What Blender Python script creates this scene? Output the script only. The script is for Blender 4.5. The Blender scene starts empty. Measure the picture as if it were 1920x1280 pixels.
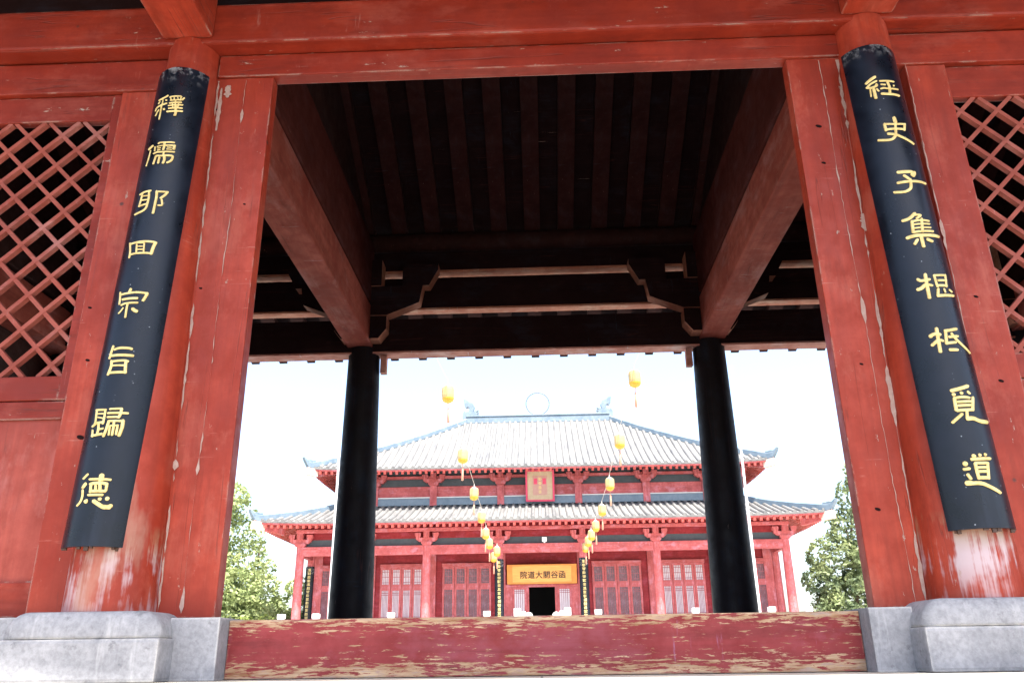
import bpy, bmesh, math, random
from mathutils import Vector, Matrix, noise as mnoise
R_ = math.radians
C = bpy.context.scene.collection
SC = bpy.context.scene

# ---------------------------------------------------------------- camera
PITCH, YAW, ROLL = 0.3629, 0.0312, 0.0139
cam = bpy.data.cameras.new('camera')
cam.sensor_width = 36.0; cam.lens = 28.8; cam.clip_start = 0.05; cam.clip_end = 2000
cam_ob = bpy.data.objects.new('camera', cam); C.objects.link(cam_ob)
cp, sp, cy_, sy_, cr, sr = math.cos(PITCH), math.sin(PITCH), math.cos(YAW), math.sin(YAW), math.cos(ROLL), math.sin(ROLL)
right = Vector((1, 0, 0)); fwd = Vector((0, cp, sp)); up = Vector((0, -sp, cp))
r2 = right*cr - up*sr; u2 = right*sr + up*cr
Zr = Matrix.Rotation(YAW, 3, 'Z')
r2, u2, w2 = Zr @ r2, Zr @ u2, Zr @ fwd
M = Matrix(((r2.x, u2.x, -w2.x, 0.0114), (r2.y, u2.y, -w2.y, -4.5), (r2.z, u2.z, -w2.z, 0.1119), (0, 0, 0, 1)))
cam_ob.matrix_world = M
SC.camera = cam_ob

# ---------------------------------------------------------------- sky, sun, exposure
SUN_EL, SUN_AZ = 65.5, 26.0          # azimuth: degrees to the right of straight behind the camera
world = bpy.data.worlds.new('World'); SC.world = world; world.use_nodes = True
wn = world.node_tree.nodes; wl = world.node_tree.links
bg = wn['Background']; bg.inputs['Strength'].default_value = 0.15
sky = wn.new('ShaderNodeTexSky'); sky.sky_type = 'NISHITA'; sky.sun_disc = False
sky.sun_elevation = R_(SUN_EL); sky.sun_rotation = R_(180 - SUN_AZ)
sky.air_density = 1.0; sky.dust_density = 3.4; sky.ozone_density = 1.0
wl.new(sky.outputs[0], bg.inputs['Color'])
sun = bpy.data.lights.new('sun', 'SUN'); sun.energy = 5.0; sun.angle = R_(0.5); sun.color = (1.0, 0.95, 0.87)
sun_ob = bpy.data.objects.new('sun', sun); C.objects.link(sun_ob)
sd = Vector((math.sin(R_(SUN_AZ))*math.cos(R_(SUN_EL)), -math.cos(R_(SUN_AZ))*math.cos(R_(SUN_EL)), math.sin(R_(SUN_EL))))
sun_ob.rotation_euler = (-sd).to_track_quat('-Z', 'Y').to_euler()
sun_ob.location = (5, -10, 20)
SC.view_settings.view_transform = 'Standard'; SC.view_settings.look = 'None'
SC.view_settings.exposure = 2.0; SC.view_settings.gamma = 1.0
SC.cycles.max_bounces = 8; SC.cycles.diffuse_bounces = 5; SC.cycles.glossy_bounces = 3
SC.cycles.use_denoising = True

# ---------------------------------------------------------------- mesh helpers
class MB:
    def __init__(s): s.v = []; s.f = []; s.sm = []
    def add(s, vs, fs, smooth=False):
        o = len(s.v); s.v += [tuple(v) for v in vs]; s.f += [tuple(i+o for i in f) for f in fs]; s.sm += [smooth]*len(fs)
    def box(s, x0, x1, y0, y1, z0, z1, bev=0.0):
        if bev <= 0:
            vs = [(x, y, z) for x in (x0, x1) for y in (y0, y1) for z in (z0, z1)]
            s.add(vs, [(0,1,3,2),(4,6,7,5),(0,4,5,1),(2,3,7,6),(0,2,6,4),(1,5,7,3)]); return s
        bm = bmesh.new(); bmesh.ops.create_cube(bm, size=1.0)
        for v in bm.verts: v.co = ((x0+x1)/2+v.co.x*(x1-x0), (y0+y1)/2+v.co.y*(y1-y0), (z0+z1)/2+v.co.z*(z1-z0))
        bmesh.ops.bevel(bm, geom=bm.edges[:], offset=bev, segments=2, affect='EDGES', profile=0.6)
        s.bm(bm); return s
    def bm(s, bm, smooth=False):
        bm.verts.index_update(); s.add([v.co[:] for v in bm.verts], [[v.index for v in f.verts] for f in bm.faces], smooth); bm.free()
    def obox(s, c, ax, half):      # oriented box: centre, three axes, half sizes
        c = Vector(c); a = [Vector(q).normalized()*h for q, h in zip(ax, half)]
        vs = [c+a[0]*i+a[1]*j+a[2]*k for i in (-1,1) for j in (-1,1) for k in (-1,1)]
        s.add(vs, [(0,1,3,2),(4,6,7,5),(0,4,5,1),(2,3,7,6),(0,2,6,4),(1,5,7,3)]); return s
    def bar(s, p, q, w, h, upv=(0,0,1)):
        p, q = Vector(p), Vector(q); d = q-p; sd_ = d.cross(Vector(upv)).normalized(); u_ = sd_.cross(d).normalized()
        return s.obox((p+q)/2, (d, sd_, u_), (d.length/2, w/2, h/2))
    def lathe(s, prof, c=(0,0,0), n=24, smooth=True, caps=True):
        o = []
        for r, z in prof:
            for k in range(n):
                a = 2*math.pi*k/n; o.append((c[0]+r*math.cos(a), c[1]+r*math.sin(a), c[2]+z))
        fs = [(i*n+k, i*n+(k+1) % n, (i+1)*n+(k+1) % n, (i+1)*n+k) for i in range(len(prof)-1) for k in range(n)]
        s.add(o, fs, smooth)
        if caps:
            s.add([o[k] for k in range(n)][::-1], [tuple(range(n))])
            s.add([o[(len(prof)-1)*n+k] for k in range(n)], [tuple(range(n))])
        return s
    def prism(s, pts, y0, y1):     # polygon in x,z extruded along y
        n = len(pts)
        a = sum(pts[i][0]*pts[(i+1) % n][1]-pts[(i+1) % n][0]*pts[i][1] for i in range(n))
        if a < 0: pts = pts[::-1]
        vs = [(x, y0, z) for x, z in pts]+[(x, y1, z) for x, z in pts]
        s.add(vs, [tuple(range(n)), tuple(range(2*n-1, n-1, -1))]+[(i, i+n, (i+1) % n+n, (i+1) % n) for i in range(n)]); return s
    def tube(s, pts, r, n=6, smooth=True):
        rings = []
        P = [Vector(p) for p in pts]
        for i, p in enumerate(P):
            d = (P[min(i+1, len(P)-1)]-P[max(i-1, 0)]).normalized()
            a = d.cross(Vector((0.3, 0.2, 1))).normalized(); b = d.cross(a)
            rr = r[i] if isinstance(r, (list, tuple)) else r
            rings += [p+(a*math.cos(2*math.pi*k/n)+b*math.sin(2*math.pi*k/n))*rr for k in range(n)]
        m = len(P)
        s.add(rings, [(i*n+k, i*n+(k+1) % n, (i+1)*n+(k+1) % n, (i+1)*n+k) for i in range(m-1) for k in range(n)]+[tuple(range(n))[::-1], tuple(range((m-1)*n, m*n))], smooth); return s
    def mesh(s, name, origin=(0,0,0)):
        me = bpy.data.meshes.new(name); o = origin
        me.from_pydata([(v[0]-o[0], v[1]-o[1], v[2]-o[2]) for v in s.v], [], s.f)
        me.polygons.foreach_set('use_smooth', s.sm); me.update(); return me

def origin_of(o):
    p = Vector((0,0,0))
    while o is not None: p += o.location; o = o.parent
    return p
def obj(name, mb, mat, parent=None, loc=None):
    """one mesh object; the shape is given in world coordinates (loc None) or in local ones about loc"""
    if loc is None:
        me = mb.mesh(name, origin_of(parent)); l = (0,0,0)
    else:
        me = mb.mesh(name); l = loc
    me.materials.append(mat)
    o = bpy.data.objects.new(name, me); C.objects.link(o); o.parent = parent; o.location = l
    return o
def tag(o, label=None, cat=None, group=None, kind=None):
    for k, v in (('label', label), ('category', cat), ('group', group), ('kind', kind)):
        if v: o[k] = v
    return o
def thing(name, loc, label, cat, group=None):
    o = bpy.data.objects.new(name, None); C.objects.link(o); o.location = loc; o.empty_display_size = 0.3
    return tag(o, label, cat, group)
def again(o, loc=None, parent=None):     # a part used again (shares its mesh)
    c = o.copy(); C.objects.link(c)
    if parent is not None: c.parent = parent
    if loc is not None: c.location = loc
    return c
def copy_tree(o, parent=None):
    c = o.copy(); C.objects.link(c)
    if parent is not None: c.parent = parent
    for ch in list(o.children): copy_tree(ch, c)
    return c

# ---------------------------------------------------------------- materials
class NT:
    def __init__(s, name):
        s.m = bpy.data.materials.new(name); s.m.use_nodes = True; s.t = s.m.node_tree; s.n = s.t.nodes
        s.b = s.n['Principled BSDF']; s.out = s.n['Material Output']
        s.co = s.n.new('ShaderNodeTexCoord').outputs['Object']
    def link(s, a, b): s.t.links.new(a, b)
    def _in(s, sock, v):
        if hasattr(v, 'is_linked'): s.link(v, sock)
        else: sock.default_value = v
    def map(s, scale, loc=(0,0,0), rot=(0,0,0)):
        n = s.n.new('ShaderNodeMapping'); n.inputs['Scale'].default_value = scale; n.inputs['Location'].default_value = loc; n.inputs['Rotation'].default_value = rot
        s.link(s.co, n.inputs['Vector']); return n.outputs[0]
    def noise(s, scale, detail=4, rough=0.55, vec=None, dist=0.0):
        n = s.n.new('ShaderNodeTexNoise'); n.inputs['Scale'].default_value = scale; n.inputs['Detail'].default_value = detail
        n.inputs['Roughness'].default_value = rough; n.inputs['Distortion'].default_value = dist
        s.link(vec if vec is not None else s.co, n.inputs['Vector']); return n.outputs['Fac']
    def voro(s, scale, vec=None, out='Distance', feat='F1'):
        n = s.n.new('ShaderNodeTexVoronoi'); n.feature = feat; n.inputs['Scale'].default_value = scale
        s.link(vec if vec is not None else s.co, n.inputs['Vector']); return n.outputs[out]
    def ramp(s, fac, stops):
        n = s.n.new('ShaderNodeValToRGB'); e = n.color_ramp.elements
        e[0].position = stops[0][0]; e[1].position = stops[-1][0]
        pairs = [(e[0], stops[0][1]), (e[1], stops[-1][1])]
        for q, c in pairs: q.color = (c, c, c, 1) if isinstance(c, (int, float)) else (*c, 1)
        for p, c in stops[1:-1]:
            q = e.new(p); q.color = (c, c, c, 1) if isinstance(c, (int, float)) else (*c, 1)
        s.link(fac, n.inputs[0]); return n.outputs[0]
    def mix(s, fac, a, b, mode='MIX'):
        n = s.n.new('ShaderNodeMix'); n.data_type = 'RGBA'; n.blend_type = mode
        s._in(n.inputs[0], fac)
        for k, v in ((6, a), (7, b)):
            if hasattr(v, 'is_linked'): s.link(v, n.inputs[k])
            else: n.inputs[k].default_value = (*v, 1) if len(v) == 3 else v
        return n.outputs[2]
    def math(s, op, a, b=0.0, c=None):
        n = s.n.new('ShaderNodeMath'); n.operation = op; s._in(n.inputs[0], a); s._in(n.inputs[1], b)
        if c is not None: s._in(n.inputs[2], c)
        return n.outputs[0]
    def xyz(s, i):
        n = s.n.new('ShaderNodeSeparateXYZ'); s.link(s.co, n.inputs[0]); return n.outputs[i]
    def bump(s, h, strength=0.3, dist=0.02):
        n = s.n.new('ShaderNodeBump'); n.inputs['Strength'].default_value = strength; n.inputs['Distance'].default_value = dist
        s.link(h, n.inputs['Height']); s.link(n.outputs[0], s.b.inputs['Normal'])
    def edge(s, radius=0.015):
        bv = s.n.new('ShaderNodeBevel'); bv.samples = 4; bv.inputs['Radius'].default_value = radius
        g = s.n.new('ShaderNodeNewGeometry'); d = s.n.new('ShaderNodeVectorMath'); d.operation = 'DOT_PRODUCT'
        s.link(bv.outputs[0], d.inputs[0]); s.link(g.outputs['Normal'], d.inputs[1])
        return s.math('SUBTRACT', 1.0, d.outputs['Value'])
    def done(s, col, rough=0.5, spec=0.5):
        s._in(s.b.inputs['Base Color'], col if hasattr(col, 'is_linked') else (*col, 1)); s._in(s.b.inputs['Roughness'], rough)
        s.b.inputs['Specular IOR Level'].default_value = spec; return s.m

def red_wood(name, base, axis='z', chips=0.685, edges=True, wear=None, rough=0.45, seed=0.0, flake=None, spots=True, spec=0.24):
    """old red lacquer on timber: mottled, grain along `axis`, chipped, with dark knots"""
    t = NT(name)
    g = {'x': (0.5, 14, 14), 'y': (14, 0.5, 14), 'z': (14, 14, 0.5)}[axis]
    gl = t.map(g, (seed, seed*1.7, seed*0.6))
    sh = t.map((1, 1, 1), (seed*3.1, seed, seed*2.3))
    n1 = t.noise(1.4, 5, 0.6, sh)
    col = t.mix(t.ramp(n1, [(0.32, 0), (0.68, 1)]), tuple(c*k for c, k in zip(base, (0.64, 0.56, 0.58))), tuple(c*k for c, k in zip(base, (1.16, 1.4, 1.5))))
    n2 = t.noise(7, 6, 0.65, sh)
    col = t.mix(t.ramp(n2, [(0.42, 0.0), (0.72, 0.75)]), col, tuple(c*k for c, k in zip(base, (0.66, 0.52, 0.52))))
    fd = t.noise(2.6, 7, 0.7, t.map({'x': (0.6, 1, 1), 'y': (1, 0.6, 1), 'z': (1, 1, 0.6)}[axis], (seed*1.3, 3, seed)))
    col = t.mix(t.ramp(fd, [(0.52, 0), (0.64, 0.55)]), col, (base[0]*1.12, base[1]*2.3+0.005, base[2]*3.0+0.01))
    dk = t.noise(1.0, 6, 0.7, t.map({'x': (1.2, 5, 5), 'y': (5, 1.2, 5), 'z': (5, 5, 0.9)}[axis], (seed*2.3, 1, seed)))
    col = t.mix(t.ramp(dk, [(0.54, 0), (0.68, 0.6)]), col, tuple(c*0.42 for c in base))
    sc_ = t.noise(1.0, 5, 0.7, t.map({'x': (40, 3, 3), 'y': (3, 40, 3), 'z': (3, 3, 60)}[axis], (seed, seed, 2)))
    sg_ = t.ramp(t.noise(3.1, 3, 0.6, t.map((1, 1, 1), (seed, 5, seed*2))), [(0.55, 0), (0.62, 1)])
    col = t.mix(t.math('MULTIPLY', t.ramp(sc_, [(0.62, 0), (0.68, 0.9)]), sg_), col, (base[0]*1.15, base[1]*3.2+0.01, base[2]*5+0.015))
    gr = t.noise(1.0, 6, 0.6, gl, 0.4)
    col = t.mix(t.ramp(gr, [(0.35, 0.5), (0.6, 0.0)]), col, tuple(c*0.55 for c in base))
    # long fine checks (cracks) along the grain
    cr_ = t.math('ABSOLUTE', t.math('SUBTRACT', t.noise(0.55, 3, 0.5, gl), 0.5))
    gate = t.ramp(t.noise(2.2, 3, 0.5, sh), [(0.5, 0), (0.56, 1)])
    crk = t.math('MULTIPLY', t.ramp(cr_, [(0.0, 1), (0.007, 0)]), gate)
    col = t.mix(t.math('MULTIPLY', crk, 0.5), col, (0.07, 0.02, 0.015))
    # chips down to pale putty
    ch = t.noise(11, 8, 0.72, t.map({'x': (0.6, 1.6, 1.6), 'y': (1.6, 0.6, 1.6), 'z': (1.6, 1.6, 0.6)}[axis], (seed, 2, seed)))
    chm = t.ramp(ch, [(chips, 0), (chips+0.02, 1)])
    pale = t.mix(t.ramp(n2, [(0.4, 0), (0.6, 1)]), (0.30, 0.16, 0.125), (0.30, 0.245, 0.21))
    pl = t.noise(1.0, 8, 0.75, t.map({'x': (0.9, 26, 26), 'y': (26, 0.9, 26), 'z': (26, 26, 0.9)}[axis], (seed, 7, seed)))
    pg = t.ramp(t.noise(1.6, 4, 0.65, t.map((1, 1, 1), (9, seed, 3))), [(0.46, 0), (0.60, 0.11)])
    chm = t.math('MAXIMUM', chm, t.ramp(t.math('ADD', pl, pg), [(0.765, 0), (0.785, 0.9)]))
    if edges:
        e = t.ramp(t.edge(0.018), [(0.03, 0), (0.12, 1)])
        en = t.ramp(t.noise(5, 6, 0.7, t.map({'x': (0.7, 2, 2), 'y': (2, 0.7, 2), 'z': (2, 2, 0.7)}[axis], (4, seed, 1))), [(0.50, 0), (0.56, 1)])
        chm = t.math('MAXIMUM', chm, t.math('MULTIPLY', e, en))
    if spots:
        v = t.voro(3.3, sh); sp_ = t.math('MULTIPLY', t.ramp(v, [(0.035, 1), (0.06, 0)]), t.ramp(t.noise(1.7, 2, 0.5, sh), [(0.5, 0), (0.56, 1)]))
        col = t.mix(t.math('MULTIPLY', sp_, 0.85), col, (0.05, 0.022, 0.018))
    if wear == 'column_foot':
        z = t.xyz(2)
        lo = t.math('MULTIPLY', t.ramp(z, [(0.36, 0.55), (0.50, 1), (0.62, 1), (0.78, 0)]), t.ramp(t.xyz(1), [(0.0, 1), (0.06, 0)]))
        st = t.noise(1.0, 7, 0.7, t.map((24, 24, 1.3), (seed, 0, 0)))
        big = t.noise(3.0, 4, 0.6, sh)
        w = t.math('MULTIPLY', lo, t.ramp(t.math('ADD', t.math('MULTIPLY', st, 0.55), t.math('MULTIPLY', big, 0.6)), [(0.545, 0), (0.635, 1)]))
        col = t.mix(w, col, t.mix(t.ramp(z, [(0.55, 0), (0.7, 1)]), (0.37, 0.29, 0.31), (0.31, 0.215, 0.13)))
        # rubbed pale strip down the side of the board
        stp = t.math('MULTIPLY', t.ramp(t.noise(1.0, 5, 0.6, t.map((3, 3, 1.1), (seed+5, 1, 0))), [(0.60, 0), (0.70, 0.6)]), t.ramp(z, [(0.5, 1), (1.0, 1)]))
        z3 = t.n.new('ShaderNodeMapRange'); t.link(z, z3.inputs[0]); z3.inputs[1].default_value = 1.1; z3.inputs[2].default_value = 2.2; z3.inputs[3].default_value = 1; z3.inputs[4].default_value = 0
        col = t.mix(t.math('MULTIPLY', stp, z3.outputs[0]), col, (0.29, 0.16, 0.12))
    if wear == 'threshold':
        z = t.xyz(2)
        fl = t.noise(1.0, 9, 0.72, t.map((7, 40, 55), (seed, 0, 0)), 0.25)
        zb = t.ramp(z, [(0.0, 0.19), (0.04, 0.15), (0.09, 0.07), (0.15, 0.02), (0.21, 0.055), (0.255, 0.125), (0.292, 0.20)])
        bg_ = t.math('MULTIPLY', t.math('SUBTRACT', t.noise(1.3, 3, 0.5, sh), 0.5), 0.22)
        k = t.math('ADD', t.math('ADD', fl, zb), bg_)
        col = t.mix(t.ramp(k, [(0.632, 0), (0.662, 1)]), col, t.mix(t.ramp(t.noise(1.0, 5, 0.7, t.map((3, 20, 30))), [(0.35, 0), (0.65, 1)]), (0.20, 0.095, 0.042), (0.46, 0.33, 0.21)))
        chm = t.math('MAXIMUM', chm, t.ramp(k, [(0.74, 0), (0.76, 0.8)]))
    col = t.mix(chm, col, pale)
    h = t.math('SUBTRACT', t.math('ADD', t.math('MULTIPLY', gr, 0.5), t.math('MULTIPLY', n2, 0.4)), t.math('MULTIPLY', chm, 0.5))
    h = t.math('SUBTRACT', h, t.math('MULTIPLY', crk, 0.8))
    t.bump(h, 0.28, 0.012)
    rg = t.ramp(n2, [(0.3, max(0.2, rough-0.1)), (0.7, min(0.9, rough+0.18))])
    return t.done(col, rg, spec)

RED = (0.305, 0.0345, 0.0155)
M_post = red_wood('red lacquered post', RED, 'z', 0.635, seed=1.3, rough=0.42)
M_column = red_wood('red lacquered column', RED, 'z', 0.67, edges=False, wear='column_foot', seed=3.7)
M_beam = red_wood('red lacquered beam', tuple(c*k for c, k in zip(RED, (0.76, 0.64, 0.60))), 'x', 0.66, seed=5.1)
M_nose = red_wood('red lacquered beam end', RED, 'y', 0.72, seed=2.2)
M_panel = red_wood('red painted panel', tuple(c*k for c, k in zip(RED, (0.98, 1.5, 2.2))), 'z', 0.73, seed=6.4, rough=0.55)
M_lattice = red_wood('faded red lattice', tuple(c*k for c, k in zip(RED, (1.0, 2.0, 2.9))), 'x', 0.70, edges=False, seed=8.8, rough=0.6, spots=False)
M_threshold = red_wood('worn red threshold', (0.235, 0.030, 0.031), 'x', 0.70, wear='threshold', seed=9.3, rough=0.6)
OLD = (0.27, 0.062, 0.042)
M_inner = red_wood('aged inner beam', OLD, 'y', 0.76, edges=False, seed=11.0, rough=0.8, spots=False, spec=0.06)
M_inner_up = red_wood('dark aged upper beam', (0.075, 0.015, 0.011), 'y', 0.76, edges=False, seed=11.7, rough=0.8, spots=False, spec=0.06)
M_inner_x = red_wood('lit underside timber', (0.46, 0.17, 0.10), 'x', 0.72, edges=False, seed=12.0, rough=0.7, spots=False, spec=0.2)  # pale pink: the light on undersides is put into the colour
M_inner_dark = red_wood('shade dark timber', (0.030, 0.008, 0.006), 'y', 0.80, edges=False, seed=13.0, rough=0.75, spots=False, spec=0.15)  # inner red timber darkened in its colour for the shade under the roof
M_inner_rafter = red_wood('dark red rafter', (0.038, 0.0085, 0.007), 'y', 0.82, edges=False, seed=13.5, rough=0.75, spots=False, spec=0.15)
M_shade_black = red_wood('shade black board', (0.017, 0.006, 0.006), 'x', 0.86, edges=False, seed=13.9, rough=0.85, spots=False, spec=0.08)  # near black: shade on inner faces and gaps put into the colour
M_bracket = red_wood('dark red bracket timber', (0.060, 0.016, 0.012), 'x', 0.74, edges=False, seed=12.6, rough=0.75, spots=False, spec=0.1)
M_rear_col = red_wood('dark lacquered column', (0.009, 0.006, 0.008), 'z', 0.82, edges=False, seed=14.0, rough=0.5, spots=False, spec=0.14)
H = (0.50, 0.112, 0.108)
M_hall = red_wood('red painted hall timber', H, 'z', 0.72, edges=False, seed=15.0, rough=0.55, spots=False)
M_hall_x = red_wood('red painted hall beam', H, 'x', 0.70, edges=False, seed=16.0, rough=0.55, spots=False)
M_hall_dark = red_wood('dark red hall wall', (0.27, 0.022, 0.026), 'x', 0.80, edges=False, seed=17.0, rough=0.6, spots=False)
M_rafter = red_wood('pinkish rafter', (0.50, 0.085, 0.065), 'y', 0.78, edges=False, seed=18.0, rough=0.6, spots=False)

def simple(name, a, b, scale=6, rough=0.6, bump=0.2, spec=0.4, stretch=None, metal=0.0):
    t = NT(name); v = t.map(stretch) if stretch else None
    n = t.noise(scale, 6, 0.65, v); col = t.mix(t.ramp(n, [(0.3, 0), (0.7, 1)]), a, b)
    t.bump(n, bump, 0.01); t.b.inputs['Metallic'].default_value = metal
    return t.done(col, t.ramp(n, [(0.3, max(0.05, rough-0.1)), (0.7, min(1, rough+0.1))]), spec)

def lacquer():
    t = NT('black board lacquer')
    n = t.noise(5, 5, 0.6); st = t.noise(1.0, 4, 0.6, t.map((9, 9, 0.8)))
    col = t.mix(t.ramp(n, [(0.35, 0), (0.7, 1)]), (0.002, 0.003, 0.006), (0.005, 0.008, 0.017))
    col = t.mix(t.ramp(st, [(0.56, 0), (0.72, 0.25)]), col, (0.025, 0.036, 0.06))
    v = t.voro(38); rnd = t.voro(38, out='Color')
    dots = t.math('MULTIPLY', t.ramp(v, [(0.10, 1), (0.16, 0)]), t.ramp(rnd, [(0.80, 0), (0.82, 1)]))
    big = t.ramp(t.noise(2.2, 3, 0.6), [(0.45, 0.15), (0.62, 1)])
    col = t.mix(t.math('MULTIPLY', dots, big), col, (0.45, 0.50, 0.56))
    # dusty, scuffed top end
    z = t.xyz(2); mr = t.n.new('ShaderNodeMapRange'); t.link(z, mr.inputs[0]); mr.inputs[1].default_value = 2.91; mr.inputs[2].default_value = 3.05
    sc = t.math('MULTIPLY', mr.outputs[0], t.ramp(t.noise(14, 6, 0.7), [(0.5, 0), (0.62, 0.7)]))
    col = t.mix(sc, col, (0.30, 0.30, 0.32))
    t.bump(t.math('ADD', n, t.math('MULTIPLY', st, 0.4)), 0.10, 0.01)
    return t.done(col, t.ramp(n, [(0.3, 0.22), (0.7, 0.40)]), 0.30)
M_lacquer = lacquer()
M_gold = simple('gold leaf paint', (0.50, 0.36, 0.11), (0.74, 0.60, 0.26), 26, 0.42, 0.3, 0.5)

def stone(name, a, b, stain=(0.2, 0.2, 0.22), pal=(0.5, 0.5, 0.53)):
    t = NT(name)
    n = t.noise(3.5, 8, 0.7); f = t.noise(40, 5, 0.7)
    col = t.mix(t.ramp(n, [(0.3, 0), (0.7, 1)]), a, b)
    col = t.mix(t.ramp(f, [(0.35, 0.35), (0.6, 0)]), col, stain)
    st = t.noise(1.0, 6, 0.7, t.map((10, 10, 1.2)))
    col = t.mix(t.ramp(st, [(0.56, 0), (0.7, 0.45)]), col, pal)
    bl = t.noise(7, 7, 0.75, t.map((1, 1, 1), (3, 8, 1)))
    col = t.mix(t.ramp(bl, [(0.58, 0), (0.66, 0.6)]), col, stain)
    e = t.ramp(t.edge(0.02), [(0.02, 0), (0.12, 0.6)])
    col = t.mix(t.math('MULTIPLY', e, t.ramp(n, [(0.4, 0), (0.55, 1)])), col, (0.62, 0.60, 0.56))
    t.bump(t.math('ADD', t.math('MULTIPLY', n, 0.7), t.math('MULTIPLY', f, 0.35)), 0.5, 0.012)
    return t.done(col, 0.75, 0.35)
M_stone = stone('grey limestone', (0.165, 0.170, 0.188), (0.34, 0.343, 0.362), (0.085, 0.085, 0.096), (0.45, 0.45, 0.46))
M_plaster = simple('pale putty', (0.30, 0.17, 0.14), (0.36, 0.27, 0.23), 25, 0.7, 0.5)
M_stone_hall = simple('white marble post', (0.50, 0.50, 0.48), (0.60, 0.59, 0.57), 5, 0.6)

def paving(name, a, b, sx, sy):
    t = NT(name); br = t.n.new('ShaderNodeTexBrick'); t.link(t.map((1, 1, 1)), br.inputs['Vector'])
    br.inputs['Color1'].default_value = (*a, 1); br.inputs['Color2'].default_value = (*b, 1); br.inputs['Mortar'].default_value = (0.16, 0.15, 0.13, 1)
    br.inputs['Scale'].default_value = 1.0; br.inputs['Mortar Size'].default_value = 0.006; br.inputs['Brick Width'].default_value = sx; br.inputs['Row Height'].default_value = sy
    n = t.noise(6, 7, 0.7); col = t.mix(t.ramp(n, [(0.35, 0.35), (0.7, 0)]), br.outputs['Color'], (0.25, 0.23, 0.20))
    t.bump(n, 0.3, 0.008); return t.done(col, 0.8, 0.3)
M_floor = paving('worn stone floor', (0.50, 0.46, 0.39), (0.43, 0.40, 0.35), 0.8, 0.4)
M_fore = paving('bounce cutting paving', (0.20, 0.17, 0.14), (0.16, 0.14, 0.12), 0.4, 0.2)  # kept dark to cut light bounced up from out of view
M_court = paving('courtyard paving', (0.52, 0.49, 0.44), (0.46, 0.43, 0.39), 0.6, 0.3)
M_tile = simple('grey clay tile', (0.085, 0.086, 0.088), (0.165, 0.162, 0.155), 1.0, 0.65, 0.25, 0.3, (2.4, 0.5, 0.5))
M_ridge = simple('blue grey ridge tile', (0.085, 0.125, 0.165), (0.15, 0.195, 0.235), 2.0, 0.5, 0.2)
M_cornerend = simple('pale pink corner beam', (0.66, 0.44, 0.36), (0.74, 0.52, 0.44), 3, 0.6)
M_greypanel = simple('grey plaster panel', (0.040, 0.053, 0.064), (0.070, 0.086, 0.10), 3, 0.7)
M_pale_pane = simple('pale window pane', (0.50, 0.46, 0.50), (0.64, 0.60, 0.63), 2.5, 0.5)  # panes in a whitish colour
M_glass_dim = simple('dusty dark pane', (0.10, 0.05, 0.06), (0.20, 0.13, 0.15), 2.0, 0.25, 0.1)
M_dark = simple('dark interior', (0.012, 0.012, 0.014), (0.02, 0.02, 0.02), 3, 0.8)
M_orange = simple('orange varnished board', (0.62, 0.26, 0.05), (0.74, 0.38, 0.09), 1.5, 0.4, 0.1, 0.5, (1, 6, 8))
M_orange_frame = simple('orange board frame', (0.54, 0.19, 0.03), (0.62, 0.25, 0.05), 3, 0.4)
M_ink = simple('dark brown lettering', (0.035, 0.015, 0.008), (0.06, 0.025, 0.012), 20, 0.5)
M_magenta = simple('crimson frame paint', (0.52, 0.03, 0.09), (0.62, 0.06, 0.12), 4, 0.5)
M_plaqueface = simple('gold plaque face', (0.40, 0.29, 0.17), (0.48, 0.37, 0.24), 5, 0.5)
M_plaquered = simple('rose plaque field', (0.40, 0.19, 0.15), (0.46, 0.26, 0.21), 5, 0.5)
M_white = simple('white enamel', (0.70, 0.70, 0.68), (0.80, 0.80, 0.78), 4, 0.4)
M_pole = simple('galvanised pole', (0.50, 0.51, 0.52), (0.62, 0.62, 0.62), 6, 0.35, 0.1)
M_wire = simple('wire', (0.35, 0.33, 0.30), (0.45, 0.42, 0.38), 9, 0.5)
M_silk = None
def silk():
    t = NT('yellow lantern silk'); n = t.noise(7, 4); col = t.mix(n, (0.46, 0.35, 0.15), (0.52, 0.42, 0.22))
    tr = t.n.new('ShaderNodeBsdfTranslucent'); t.link(col, tr.inputs[0]); mx = t.n.new('ShaderNodeMixShader'); mx.inputs[0].default_value = 0.35
    m = t.done(col, 0.55, 0.3); t.link(t.b.outputs[0], mx.inputs[1]); t.link(tr.outputs[0], mx.inputs[2]); t.link(mx.outputs[0], t.out.inputs['Surface']); return m
M_silk = silk()
M_silkgold = simple('golden lantern rim', (0.44, 0.22, 0.01), (0.50, 0.28, 0.03), 8, 0.45)
M_tassel = simple('orange pink tassel', (0.42, 0.19, 0.12), (0.46, 0.26, 0.18), 12, 0.7)
def leaf(name, a, b):
    t = NT(name); n = t.noise(0.9, 4, 0.6); n2 = t.noise(9, 3)
    col = t.mix(t.ramp(n, [(0.35, 0), (0.65, 1)]), a, b); col = t.mix(t.ramp(n2, [(0.3, 0.4), (0.7, 0)]), col, tuple(c*0.5 for c in a))
    tr = t.n.new('ShaderNodeBsdfTranslucent'); t.link(col, tr.inputs[0]); mx = t.n.new('ShaderNodeMixShader'); mx.inputs[0].default_value = 0.3
    m = t.done(col, 0.6, 0.3); t.link(t.b.outputs[0], mx.inputs[1]); t.link(tr.outputs[0], mx.inputs[2]); t.link(mx.outputs[0], t.out.inputs['Surface']); return m
M_cypress = leaf('cypress foliage', (0.19, 0.25, 0.10), (0.42, 0.48, 0.21))
M_bushleaf = leaf('bright shrub foliage', (0.24, 0.32, 0.07), (0.44, 0.50, 0.15))
M_darkleaf = leaf('dark tree foliage', (0.070, 0.11, 0.060), (0.33, 0.38, 0.17))
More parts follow.
